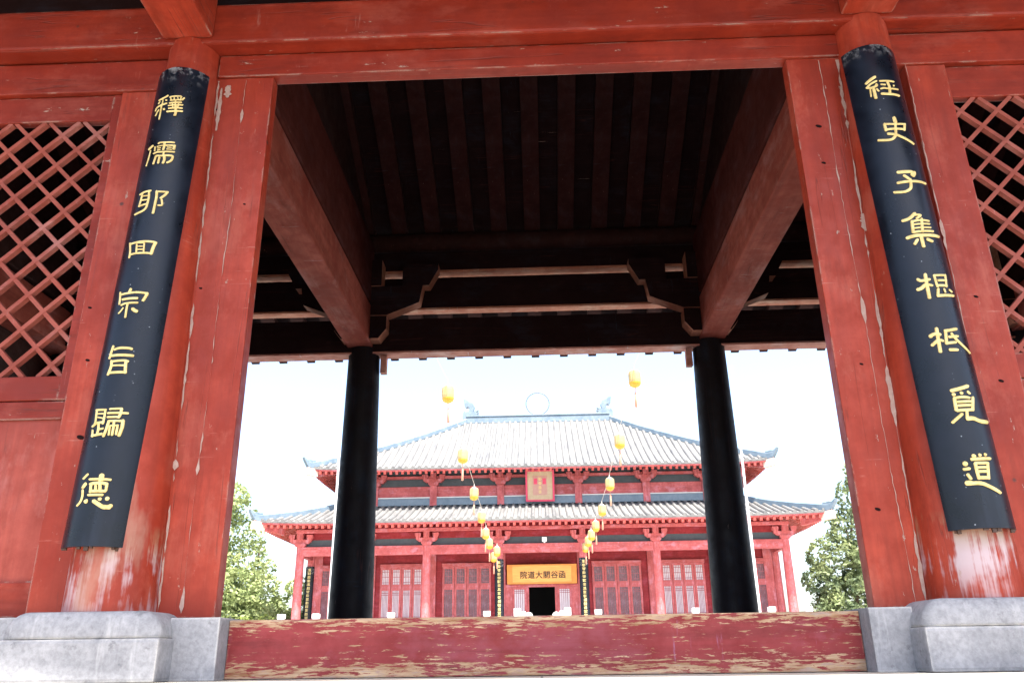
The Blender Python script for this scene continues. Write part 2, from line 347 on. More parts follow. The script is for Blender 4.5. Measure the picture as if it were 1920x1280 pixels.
M_bark = simple('bark', (0.07, 0.05, 0.035), (0.14, 0.10, 0.07), 8, 0.85, 0.6, 0.2, (1, 1, 0.2))
CHARS={
 'L1':'12.1 -9 3483 -16.4 3471 -28.5 3463|9.6 -25.4 3449 -27.9 3436|8 -17.9 3456 -17.7 3425 -18.5 3410|12.8 -10.2 3447|12 -8.4 3422 -15.5 3417 -24.9 3413 -31.3 3404 -33 3387|10.3 -18.5 3410 -18.1 3374 -17.7 3339 -18 3306|9.6 -23.4 3382 -26.8 3364 -29.2 3344|15.9 -11.2 3378|9.6 -2.5 3463 -2 3470 14.2 3477 17 3472|8 -2.1 3464 -0.6 3442|8 4.5 3462 5.3 3444|8 10.8 3463 12.4 3446|8 16.2 3470 16.5 3444|9.6 -1 3441 17.2 3448|11.2 18.8 3450 21.7 3466|11.2 -1.9 3419 7.6 3425 18.4 3429|9.6 7.7 3443 9 3404|10.4 -2.8 3399 21.4 3411|9.6 3.6 3413 6.1 3378|9.6 14.1 3418 14.4 3381|10.4 -1.2 3377 21.6 3386|12.8 -2.9 3353 22.6 3363|15.1 9.8 3400 12.2 3347 11.6 3325',
 'L2':'15.7 -20.3 3105 -24.1 3098 -28.7 3088|8.5 -23.3 3073 -23.9 3023 -26.7 2963|11 -8.4 3113 -5.8 3120 5.2 3121 13.8 3124 19.4 3124|14 2.7 3118 3.4 3094 2.9 3066|10.1 -13.8 3090 -13.2 3062|7 -9.2 3091 0.5 3097|10.2 6.3 3098 22 3103|15.6 20.8 3100 20.6 3076|6.2 -7.5 3077 -2.3 3079|6.2 -7.2 3062 -2.5 3065|7 9.6 3083 16.4 3084|7 9.4 3069 17.1 3069|10.9 -13.5 3040 -7.4 3048 1.9 3049 22.4 3055|10.9 5.1 3049 5 3023|13.2 -10.3 2964 -9 2995 -7.3 3020 1.1 3020 19.5 3025 21.5 3008 19.1 2986 14.2 2972|13.1 -0.9 3005 -1.3 2967|14.7 7.2 3014 8.6 2992 7.2 2967',
 'L3':'12.9 -27 2756 -18 2766 -5 2770|13.6 -8 2764 -6.3 2724 -6.6 2685 -7.6 2651 -14.3 2630 -30.3 2619|12.1 -21.5 2749 -21.8 2719 -23.6 2668|7.6 -19 2738 -7.4 2735|9.1 -19.3 2709 -6.8 2707|11.3 -23.7 2670 -8.1 2677|9.1 -20.2 2757 -21.2 2737|14.3 6.1 2763 7.4 2726 7.4 2673 7 2611|11.4 6.1 2761 24.7 2766|14.4 24 2764 20.8 2742 14.9 2718|11.3 17 2708 19.1 2672 13.2 2666',
 'L4':'13.3 -27.1 2417 -22.4 2355 -22.1 2319|13.4 -25.4 2412 -13.9 2415 -3.5 2418 14.2 2418 21.6 2414|17.7 20.5 2413 18.3 2382 16.8 2338|12.5 -18.4 2338 -8.5 2341 17.8 2341|10.3 -10.9 2399 -8.7 2344|9.6 2.4 2405 4.3 2342|7.4 -10.5 2409 2.3 2407|6.6 -7.7 2386 2.6 2384|8.1 -7 2365 2.8 2364',
 'L5':'17.3 -5.6 2105 -6.9 2088|13 -26.1 2093 -23.9 2058 -22.6 2018|13 -21.9 2078 -10.2 2081 6.1 2085 21.2 2083|15.8 22.8 2082 21.1 2060 18.4 2035|14.4 -16.8 2044 -4.5 2046 8.8 2047|12.2 -17 2008 -10.1 2016 10.6 2019|12.8 -5.7 2011 -5.6 1978 -4.9 1928|7.9 -12.2 1988 -15.1 1972 -19.3 1957|18.6 5 1979 8.3 1970 12 1965',
 'L6':'15.4 -16.8 1753 -18.3 1722 -19.7 1683|14 -13 1733 -3.9 1740 9.5 1739 15.9 1734|15.4 -16.5 1697 -3.6 1697 10.6 1696 19.3 1695|16.7 -14.2 1663 -13 1630 -15.8 1585|13.3 -13.1 1661 -1.7 1663 8.3 1664 13.9 1659|15.3 10.6 1657 11.3 1627 12.7 1592|11.1 -9.7 1636 11 1635|14.6 -12.6 1594 13.7 1595',
 'L7':'11.9 -24.9 1383 -6.2 1378|12.7 -23.9 1380 -22.5 1339 -21.5 1302|12.6 -7.1 1377 -6.5 1334 -6.9 1300|8.7 -19.1 1359 -7.8 1356|7.9 -18.8 1339 -6.2 1329|14.2 -21.8 1306 -5.9 1308|15 -25.9 1291 -20.2 1302|14.2 -14.5 1303 -12.8 1270 -13.3 1246|11.8 -11.7 1270 -4.7 1272|11.8 -23.8 1267 -21.6 1232|14.1 -22.6 1236 -4.9 1242|11.1 0.9 1381 17.9 1385|14.3 17.9 1384 17.7 1354 15.7 1334|12.7 -1.1 1358 15.3 1360 28 1361|11.9 -0.3 1335 16 1337|12.7 2.3 1313 23.8 1316|14.9 2.5 1310 1.2 1268 -1.2 1229|16.5 23.3 1318 23.6 1278 21.6 1234|12.6 10.3 1314 11.4 1276 11.4 1235|10.2 5.8 1284 6.6 1235|9.5 6.5 1287 17.5 1290|11.8 16.9 1287 17.1 1239',
 'L8':'13.2 -15.7 1024 -22.3 1004|21.1 -16.4 973 -19.9 958|13.1 -19.2 940 -17.4 908 -19.2 880 -24.1 862|24.6 7.7 1016 8.4 993|13.2 -9.6 996 5.3 996 21.6 994|12.3 6.2 989 7.4 975|16.7 -6.8 971 0.4 975 11.3 975 17.7 970|14.8 -6.1 969 -4.7 928|14 17.7 970 18 937|14.9 -4.5 933 17.3 933|13.1 1.8 961 3.2 936|15.7 7.6 971 9.7 933|13.1 -6.4 913 14.6 913|22.6 -8.2 880|19.2 3.8 880 12.6 861 20.7 848 29 858|20.9 17.8 851 27.1 849|18.3 12 891|20.9 22.1 894',
 'R1':'18.8 -11.2 3442 -19.7 3425 -27.4 3407|13.3 -10.4 3409 -20.3 3396 -27.7 3376|15.5 -27.8 3375 -21.1 3366 -12.3 3373 -11.3 3384|9.3 -23.2 3357 -24.4 3303|17 -17.5 3355 -17.5 3322 -17.5 3284|11.6 -12.4 3349 -10.3 3332|12.5 -4.1 3406 22.3 3408|11.6 -3.3 3380 3.1 3376|17 9 3396 10.7 3362 8.6 3313|13.2 19.9 3375|11.7 -5.7 3347 -0.6 3351 8.4 3347 27.7 3353|17 -6 3309 5.7 3305 15.6 3306 26.7 3304',
 'R2':'22.8 5.2 3127 5.5 3095|15.1 5.5 3103 2.6 3040 1.1 3007|15.2 -13.8 3087 -13.9 3039|12.9 -13.8 3087 2.8 3081 23.3 3089|16.7 23.7 3088 19.1 3042|15.2 -13.2 3046 20.1 3048|15.9 1.1 3007 -2.7 2986 -7.7 2973 -16 2971 -28.8 2983|17.4 -11.6 3014 0.4 3004 10.7 2987 22.3 2970 33.7 2956',
 'R3':'20.7 -10.8 2740 0.3 2740 12.5 2742|28.1 17 2735 13.2 2717|17.7 -2.2 2713 3.9 2693|17.1 -15.2 2668 -3 2671 20.5 2678 40.8 2682|16.2 6.5 2686 4.8 2638 0.4 2616 -9 2603 -23.6 2610',
 'R4':'18.3 -0.5 2455 -10.9 2425 -21.6 2416|13.5 -1.1 2446 9.1 2444 0.7 2422|16.2 -7.9 2404 -10 2332|13.5 -7.4 2404 8 2411 22.2 2410|16.2 9.1 2418 5.3 2334|10.6 -5.9 2383 22 2390|10.6 -6.3 2359 22.2 2366|14.4 -8.8 2334 25.5 2344|20.2 -20.9 2302 -9.2 2310 6.7 2312 38.2 2320|16.1 -6.6 2283 -12.2 2257|18.9 0.8 2299 0.8 2238|20.9 10.7 2284 17.7 2276',
 'R5':'17.7 -7.4 2062 -8.3 2019 -9.5 1919|16.4 -20 2038 -15.5 2027 -3.1 2031|19.4 -11.5 1999 -18 1982 -23.4 1977|14.9 -5.5 1998 -1.3 1993|14.1 6.3 2055 6.8 2009 7.4 1984|12 6.8 2055 28.6 2064|13.4 28.6 2064 24.7 1990|13.5 11.1 2024 27.3 2031|14.9 8.9 1993 25.3 1997|14.8 7.3 1969 4.1 1930|16.4 3.6 1928 36.7 1942|11.1 18.1 1972 18.7 1952|13.4 29.3 1973 34 1965',
 'R6':'17.2 -10.3 1734 -11.2 1685 -12.8 1599|18.1 -20.9 1697 -14.1 1704 -7.5 1698|21.2 -21.1 1694|16.6 -13.4 1663 -22.2 1641|14.3 -7.9 1666 -5.3 1660|15.8 2.2 1718 0.6 1674 -1 1643|16.7 1.4 1718 10.9 1723 22.2 1733|15.1 5.6 1682 21.1 1689|15.9 11.3 1702 16.9 1671 28.4 1636 43.1 1606|15 -1.3 1645 14.4 1652|16.5 1.9 1607 14 1608',
 'R7':'18.9 -10.6 1377 1.5 1386 16.4 1402|18.8 -8.8 1355|17.8 3.1 1362|14.9 14.5 1370 16.6 1362|16.7 -9.1 1333 -10.4 1270|14.8 -9.5 1335 3 1340 13.8 1337|16.7 21 1338 15 1269|13.8 -5.5 1314 19.1 1317|14.8 -5.7 1293 17.2 1296|15.7 -9.5 1267 15.1 1271|14.7 -3.9 1246 -19.6 1205|14.7 4.6 1264 2.2 1221|21.7 2.2 1221 12 1223 24.9 1210 41.2 1213',
 'R8':'21.1 -1.7 1023|17.3 7.7 1028|17.3 17.1 1031|16.4 -6 1006 24.4 1012|16.1 -2.2 984 -2.4 942 -2.1 907|15.3 -2 986 17.7 987|16.2 17.5 985 12.8 907|13.4 -0.9 963 15.8 965|14.3 -1.3 942 14 944|17.1 -2.4 911 12.5 911|24.9 -16.1 985|15.3 -19.3 957 -12.2 959|15.2 -16.1 929 -13.4 907|24.7 -19.8 886 -14.8 886|19 -14.9 884 -1.1 882 9.1 868 27 838',
}

# ================================================================ ground
g = MB(); g.add([(-400,-400,-1.35),(400,-400,-1.35),(400,600,-1.35),(-400,600,-1.35)], [(0,1,2,3)])
tag(obj('courtyard_ground', g, M_court), 'pale stone paved courtyard between gatehouse and hall', kind='structure')

g = MB(); g.box(-60, 60, -90, -3.9, -1.349, -1.343)  # dark sheet added out of view to cut light bounced onto the gate
tag(obj('forecourt_bounce_sheet', g, M_fore), 'dark paved sheet added out of view before the gatehouse steps to cut bounced light', kind='structure')

# ================================================================ gatehouse
gate = thing('gatehouse', (0,0,0), 'red timber gatehouse in front with lattice windows, worn threshold and open dark roof frame', 'gatehouse')
g = MB(); g.box(-8, 8, -2.5, 7.3, -1.345, 0.0, 0.02)
for k in range(4): g.box(-3, 3, -2.5-0.32*(k+1), -2.5-0.32*k, -1.345, -0.27*(k+1), 0.0)
obj('platform', g, M_floor, gate)

XL, XR = -2.278, 2.237          # axes of the two front columns
def column_profile(r0, r1, z0, z1, n=14):
    return [(r0+(r1-r0)*(k/n)**1.15, z0+(z1-z0)*k/n) for k in range(n+1)]
for x in (XL, XR):
    g = MB(); g.lathe(column_profile(0.240, 0.166, 0.26, 4.0), (x, 0.0, 0), 48); obj('column', g, M_column, gate)
    g = MB(); g.box(x-0.412, x+0.412, -0.305, 0.305, 0.0, 0.205, 0.020)
    bm = bmesh.new(); bmesh.ops.create_cube(bm, size=1.0)
    for v in bm.verts: v.co = (x+v.co.x*0.80, v.co.y*0.72, 0.270+v.co.z*0.128)
    top = [e for e in bm.edges if all(v.co.z > 0.3 for v in e.verts)] + [e for e in bm.edges if abs(e.verts[0].co.z-e.verts[1].co.z) > 0.05]
    bmesh.ops.bevel(bm, geom=top, offset=0.112, segments=7, affect='EDGES', profile=0.5)
    for v in bm.verts:
        a_ = abs(v.co.y)
        if a_ > 0.246: v.co.y = math.copysign(0.246+(a_-0.246)*0.42, v.co.y)
    g.bm(bm, True)
    obj('column_base', g, M_stone, gate)
for x in (-6.25, 6.25):
    g = MB(); g.lathe(column_profile(0.24, 0.17, 0.02, 4.0), (x, 0, 0), 32); obj('column', g, M_column, gate)
for x in (-6.25, -2.255, 2.255, 6.25):
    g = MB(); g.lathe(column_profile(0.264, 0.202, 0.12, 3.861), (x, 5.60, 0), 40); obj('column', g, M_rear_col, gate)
    g = MB(); g.lathe([(0.42,0.002),(0.42,0.06),(0.36,0.12)], (x, 5.60, 0), 32); obj('column_base', g, M_stone, gate)

# stone dado between the column bases and under the side bays
for s, x in ((-1, XL), (1, XR)):
    a, b = sorted((x-s*0.38, s*1.640))
    g = MB(); g.box(a, b, -0.13, 0.24, 0.0, 0.303, 0.006); obj('plinth_stone', g, M_stone, gate)
    a, b = sorted((x+s*0.38, s*6.6))
    g = MB(); g.box(a, b, -0.10, 0.24, 0.0, 0.318, 0.006); obj('plinth_stone', g, M_stone, gate)

g = MB(); g.box(-1.638, 1.638, 0.0, 0.125, 0.003, 0.292, 0.006); obj('threshold', g, M_threshold, gate)
for s in (-1, 1):
    a, b = sorted((s*1.722, s*2.13)); g = MB(); g.box(a, b, 0.0, 0.098, 0.305, 3.781, 0.007); obj('door_post', g, M_post, gate)
g = MB(); g.box(-2.10, 2.10, -0.018, 0.085, 3.782, 3.955, 0.007); obj('lintel', g, M_beam, gate)
g = MB(); g.box(-6.4, 6.4, -0.14, 0.20, 3.965, 4.29, 0.02); obj('upper_beam', g, M_beam, gate)
g = MB(); g.box(-6.4, 6.4, 0.06, 0.14, 4.295, 5.45); obj('eave_board_or_shade', g, M_shade_black, gate)  # near black sheet standing in for the shade under the eave
for x in (XL, XR, -6.25, 6.25):
    g = MB(); g.box(x-0.17, x+0.17, -1.05, -0.142, 4.003, 4.36, 0.02); obj('beam_end', g, M_nose, gate)

# cracked putty along the joints between columns and door posts
def putty(xf, z0, z1, seed, wide):
    rr = random.Random(seed); rows = []; z = z0
    while z < z1:
        L = rr.uniform(0.05, 0.45); n = max(3, int(L/0.03)); vs = []
        w0 = rr.uniform(0.002, 0.006)*wide*(3.2 if rr.random() < 0.16 else 1)
        for k in range(n+1):
            t = k/n; zz = min(z+L*t, z1); w = w0*(math.sin(math.pi*min(1, max(0, t)))**0.5*0.9+0.08)*rr.uniform(0.5, 1.5); c = xf(zz)+rr.uniform(-0.003, 0.003)
            vs += [(c-w, -0.0035, zz), (c+w, -0.0035-0.002*rr.random(), zz)]
        vs[0] = (xf(z)-.0004, vs[0][1], vs[0][2]); vs[1] = (xf(z)+.0004, vs[1][1], vs[1][2]); vs[-2] = (xf(vs[-2][2])-.0004, vs[-2][1], vs[-2][2]); vs[-1] = (xf(vs[-1][2])+.0004, vs[-1][1], vs[-1][2])
        z += L+(rr.uniform(0.0, 0.22) if rr.random() < 0.6 else 0.01)
        rows += vs
    out = MB(); out.add(rows, [(k*2, k*2+1, k*2+3, k*2+2) for k in range(len(rows)//2-1)])
    return out
rad = lambda z: 0.240+(0.166-0.240)*max(0, (z-0.26)/3.74)**1.15
for xf, sd_, wd in ((lambda z: XL+rad(z)+0.012, 5, 1.3), (lambda z: XR-rad(z)-0.012, 6, 1.7), (lambda z: -1.905+0.004*math.sin(z*5), 8, 0.55), (lambda z: 1.93+0.004*math.sin(z*4), 11, 0.5), (lambda z: -2.47, 15, 0.5), (lambda z: 2.492, 16, 0.6)):
    obj('putty', putty(xf, 0.33, 3.76, sd_, wd), M_plaster, gate)
rr = random.Random(77)
for cx_, z0, z1, w in ((-2.065, 3.36, 3.70, 0.020), (-2.02, 3.62, 3.72, 0.03), (2.035, 2.48, 2.60, 0.028)):
    n = 12; vs = []; g = MB()
    for k in range(n+1):
        t = k/n; ww = w*(0.35+0.65*math.sin(math.pi*t))*rr.uniform(0.5, 1.2); vs += [(cx_-ww, -0.006, z0+(z1-z0)*t), (cx_+ww*rr.uniform(.6, 1), -0.006, z0+(z1-z0)*t)]
    g.add(vs, [(k*2, k*2+1, k*2+3, k*2+2) for k in range(n)])
    obj('putty', g, M_plaster, gate)

for x, z, r in ((1.861, 3.246, .014), (1.853, 2.972, .010), (1.823, 0.807, .011), (1.87, 1.63, .008), (-2.615, 1.30, .016), (-2.655, 1.77, .010), (-2.70, 2.11, .009), (-2.03, 2.22, .008), (-2.083, 3.53, .009), (-1.82, 2.80, .007), (2.60, 2.03, .010), (2.63, 1.51, .011)):
    n_ = obj('nail_hole', MB().lathe([(r, 0), (r*.6, .002)], (0, 0, 0), 10), M_shade_black, gate, (x, -0.0008, z)); n_.rotation_euler = (R_(90), 0.3, 0); n_.scale = (1.5, 0.8, 1)

# side bays: lintel, stile, lattice window, panel
def window(s, inner, topz):
    e0 = s*6.05
    a, b = sorted((s*2.40, e0)); g = MB(); g.box(a, b, -0.012, 0.15, 3.70, 3.945, 0.008); obj('side_lintel', g, M_beam, gate)
    x0 = s*2.748; xs = -2.40 if s < 0 else 2.487
    a, b = sorted((xs, x0)); g = MB(); g.box(a, b, 0.0, 0.10, 0.322, 3.697, 0.007); obj('door_post', g, M_post, gate)
    # frame (four bars)
    g = MB(); o1 = s*5.75
    for q in ((x0+s*0.002, inner, 1.535, 3.695), (o1-s*0.07, o1, 1.535, 3.695)):
        a, b = sorted(q[:2]); g.box(a, b, 0.022, 0.092, q[2], q[3], 0.006)
    a, b = sorted((inner+s*0.001, o1-s*0.071)); g.box(a, b, 0.026, 0.090, topz, 3.694, 0.006); g.box(a, b, 0.026, 0.090, 1.536, 1.685, 0.006)
    w = obj('lattice_window', g, M_beam, gate)
    # lattice
    g = MB(); zt, zb = topz, 1.685; lo, hi = a, b; st = 0.2335
    xr, zr = (-3.361, 3.392) if s < 0 else (2.800, 3.353)
    for d, y in ((1, 0.052), (-1, 0.054)):
        for k in range(-40, 60):
            # lines z - zr = d*(x - xr) + k*st ; clip to the opening
            pts = []
            for x in (lo, hi):
                z = zr+d*(x-xr)+k*st
                if zb <= z <= zt: pts.append((x, z))
            for z in (zb, zt):
                x = xr+d*(z-zr-k*st)
                if lo < x < hi: pts.append((x, z))
            if len(pts) >= 2 and math.dist(pts[0], pts[1]) > 0.05:
                p, q = pts[0], pts[1]; jit = random.Random(k*7+d).uniform(-0.003, 0.003)
                g.bar((p[0], y, p[1]+jit), (q[0], y, q[1]-jit), 0.0255, 0.038, (0, 1, 0.001))
    obj('lattice', g, M_lattice, w)
    a, b = sorted((x0+s*0.002, o1))
    g = MB(); g.box(a, b, 0.045, 0.075, 0.505, 1.533); obj('wall_panel', g, M_panel, gate)
    g = MB(); g.box(a, b, 0.030, 0.092, 1.42, 1.530, 0.006); obj('window_rail', g, M_beam, gate)
    g = MB(); g.box(a, b, 0.012, 0.10, 0.322, 0.503, 0.006); obj('bottom_rail', g, M_beam, gate)
    a, b = sorted((o1, s*6.1)); g = MB(); g.box(a, b, 0.0, 0.10, 0.322, 3.697, 0.006); obj('door_post', g, M_post, gate)
random.seed(4)
window(-1, -2.812, 3.495)
window(1, 2.737, 3.455)

# roof frame
for s, x in ((-1, -2.288), (1, 2.288), (-1, -6.25), (1, 6.25)):
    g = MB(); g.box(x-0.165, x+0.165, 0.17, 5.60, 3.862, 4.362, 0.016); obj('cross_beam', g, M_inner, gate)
    g = MB(); g.box(x-0.10, x+0.10, 0.18, 5.28, 4.363, 4.418); obj('gap_shade_board', g, M_shade_black, gate)  # dark strip painted as the shade in the gap between the beams
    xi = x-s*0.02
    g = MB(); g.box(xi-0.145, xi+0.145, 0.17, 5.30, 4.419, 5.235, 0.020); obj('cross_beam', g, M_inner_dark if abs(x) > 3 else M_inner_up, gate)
    g = MB(); pts = [(0.3, 5.24), (5.25, 5.24), (5.25, 5.36), (2.8, 6.62), (0.3, 5.36)]
    vs = [(xi-0.06, p[0], p[1]) for p in pts]+[(xi+0.06, p[0], p[1]) for p in pts]
    g.add(vs, [(0,1,2,3,4),(9,8,7,6,5)]+[(i, i+5, (i+1) % 5+5, (i+1) % 5) for i in range(5)]); obj('gable_panel', g, M_inner_dark, gate)
M_archi_ = red_wood('lit soffit and corbel timber', (0.48, 0.20, 0.15), 'x', 0.74, edges=False, seed=21.0, rough=0.75, spots=False, spec=0.15)  # underside light put into the colour; the corbels share it
g = MB(); g.box(-6.4, 6.4, 5.452, 5.685, 3.775, 3.798, 0.004); obj('architrave_lit_strip', g, M_archi_, gate)  # thin pale strip painted as the lit underside
g = MB(); g.box(-6.4, 6.4, 5.454, 5.683, 3.80, 4.25, 0.012); obj('architrave', g, M_shade_black, gate)  # near black colour stands for its shaded face
g = MB(); g.box(-6.4, 6.4, 5.50, 5.67, 4.395, 4.42, 0.004); obj('tie_lit_strip', g, M_inner_x, gate)  # both ties: pale strip painted as lit underside, dark board above as shade
g = MB(); g.box(-6.4, 6.4, 5.502, 5.668, 4.422, 4.86, 0.004); obj('tie_shade_face', g, M_shade_black, gate)
g = MB(); g.box(-6.4, 6.4, 5.455, 5.735, 4.918, 4.95, 0.004); obj('tie_lit_strip', g, M_inner_x, gate)
g = MB(); g.box(-6.4, 6.4, 5.457, 5.733, 4.952, 5.28, 0.004); obj('tie_shade_face', g, M_shade_black, gate)
for x in (-2.25, 2.25, -6.25, 6.25):
    g = MB()
    lower = [(-.66,4.62),(-.80,4.62),(-.76,4.385),(-.62,4.325),(-.34,4.215),(.34,4.215),(.62,4.325),(.76,4.385),(.80,4.62),(.66,4.62)]
    g.prism([(x+p, z) for p, z in lower], 5.22, 5.40)
    for s in (-1, 1):
        g.prism([(x+s*.53,4.622),(x+s*.88,4.622),(x+s*1.0,4.85),(x+s*1.0,4.93),(x+s*.53,4.93)], 5.222, 5.398)
    g.prism([(x-.26,4.622),(x+.26,4.622),(x+.26,4.99),(x-.26,4.99)], 5.19, 5.42)
    g.prism([(x-.24,3.90),(x+.24,3.90),(x+.34,4.03),(x+.34,4.205),(x-.34,4.205),(x-.34,4.03)], 5.23, 5.44)
    br = obj('bracket', g, M_inner_x, gate)  # pale colour holds the light on the arms' undersides
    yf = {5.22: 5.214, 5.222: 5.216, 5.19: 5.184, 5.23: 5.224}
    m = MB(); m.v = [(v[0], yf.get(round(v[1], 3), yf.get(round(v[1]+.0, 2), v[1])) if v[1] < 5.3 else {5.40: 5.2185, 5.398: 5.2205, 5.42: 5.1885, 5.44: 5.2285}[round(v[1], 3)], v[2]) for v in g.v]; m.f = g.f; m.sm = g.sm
    obj('bracket_shade_face', m, M_shade_black, br)  # dark sheet painted as the bracket's shaded front
    for s in (-1, 1):
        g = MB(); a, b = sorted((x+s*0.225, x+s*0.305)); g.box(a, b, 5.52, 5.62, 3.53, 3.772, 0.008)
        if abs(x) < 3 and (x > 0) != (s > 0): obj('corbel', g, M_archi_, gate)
g = MB()
g.tube([(-6.4, 5.33, 5.30), (6.4, 5.33, 5.30)], 0.13, 12); obj('purlin', g, M_inner_dark, gate)
g = MB(); g.tube([(-6.4, 2.8, 6.60), (6.4, 2.8, 6.60)], 0.14, 12); obj('purlin', g, M_inner_dark, gate)
g = MB(); g.box(-6.4, 6.4, 5.36, 5.45, 5.285, 5.42); obj('eave_board_or_shade', g, M_shade_black, gate)
def bent(x, pts, w, h):
    m = MB(); n = len(pts); vs = []
    for (y, z), w in zip(pts, w): vs += [(x-w/2, y, z), (x+w/2, y, z), (x+w/2, y, z+h), (x-w/2, y, z+h)]
    fs = [(0,3,2,1), (4*n-4, 4*n-3, 4*n-2, 4*n-1)]
    for i in range(n-1):
        for k in range(4): fs.append((i*4+k, i*4+(k+1) % 4, i*4+4+(k+1) % 4, i*4+4+k))
    m.add(vs, fs); return m
REAR = [(2.8, 6.75), (5.4, 5.43), (7.3, 4.694), (7.45, 4.636), (7.8, 4.50)]
FRONT = [(2.8, 6.75), (0.2, 5.47), (-2.12, 4.72)]
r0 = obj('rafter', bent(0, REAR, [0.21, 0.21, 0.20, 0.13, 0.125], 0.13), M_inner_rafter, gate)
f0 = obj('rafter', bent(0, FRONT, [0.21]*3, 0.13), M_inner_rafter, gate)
r0.location = f0.location = (-6.30+0.0, 0, 0)
for k in range(1, 29):
    x = -6.30+0.45*k; again(r0, (x, 0, 0)); again(f0, (x, 0, 0))
def sheet(pts, z, th, x0, x1):
    m = MB(); n = len(pts)
    vs = [(x, y, zz+z+t) for y, zz in pts for t in (0, th) for x in (x0, x1)]
    fs = []
    for i in range(n-1):
        a, b = i*4, i*4+4
        fs += [(a, a+1, b+1, b), (a+2, b+2, b+3, a+3), (a, b, b+2, a+2), (a+1, a+3, b+3, b+1)]
    fs += [(0, 2, 3, 1), (4*n-4, 4*n-3, 4*n-1, 4*n-2)]
    m.add(vs, fs); return m
ROOF = FRONT[::-1]+REAR[1:]
obj('roof_boards', sheet(ROOF, 0.133, 0.03, -6.9, 6.9), M_shade_black, gate)
tl = sheet([(-2.32, 4.67)]+ROOF[1:-1]+[(7.92, 4.47)], 0.168, 0.20, -7.0, 7.0)
tl.v = [(x, y-0.035*x if y < -1 else y, z) for x, y, z in tl.v]     # unseen front eave skewed to shade the right column base, not the left
obj('roof_tiles', tl, M_tile, gate)
g = MB(); g.box(-6.9, 6.9, 2.6, 3.0, 7.05, 7.6, 0.05); obj('roof_ridge', g, M_ridge, gate)
for s in (-1, 1):
    g = MB(); a, b = sorted((s*6.45, s*6.70)); g.box(a, b, 0.0, 5.8, 0.0, 3.9)
    vs = [(x, p[0], p[1]) for x in (a, b) for p in ((0.0, 3.9), (5.8, 3.9), (5.8, 5.25), (2.8, 6.7), (0.0, 5.4))]
    g.add(vs, [(4,3,2,1,0),(5,6,7,8,9)]+[(i, (i+1) % 5, (i+1) % 5+5, i+5) for i in range(5)])
    obj('end_wall', g, M_inner_dark, gate)

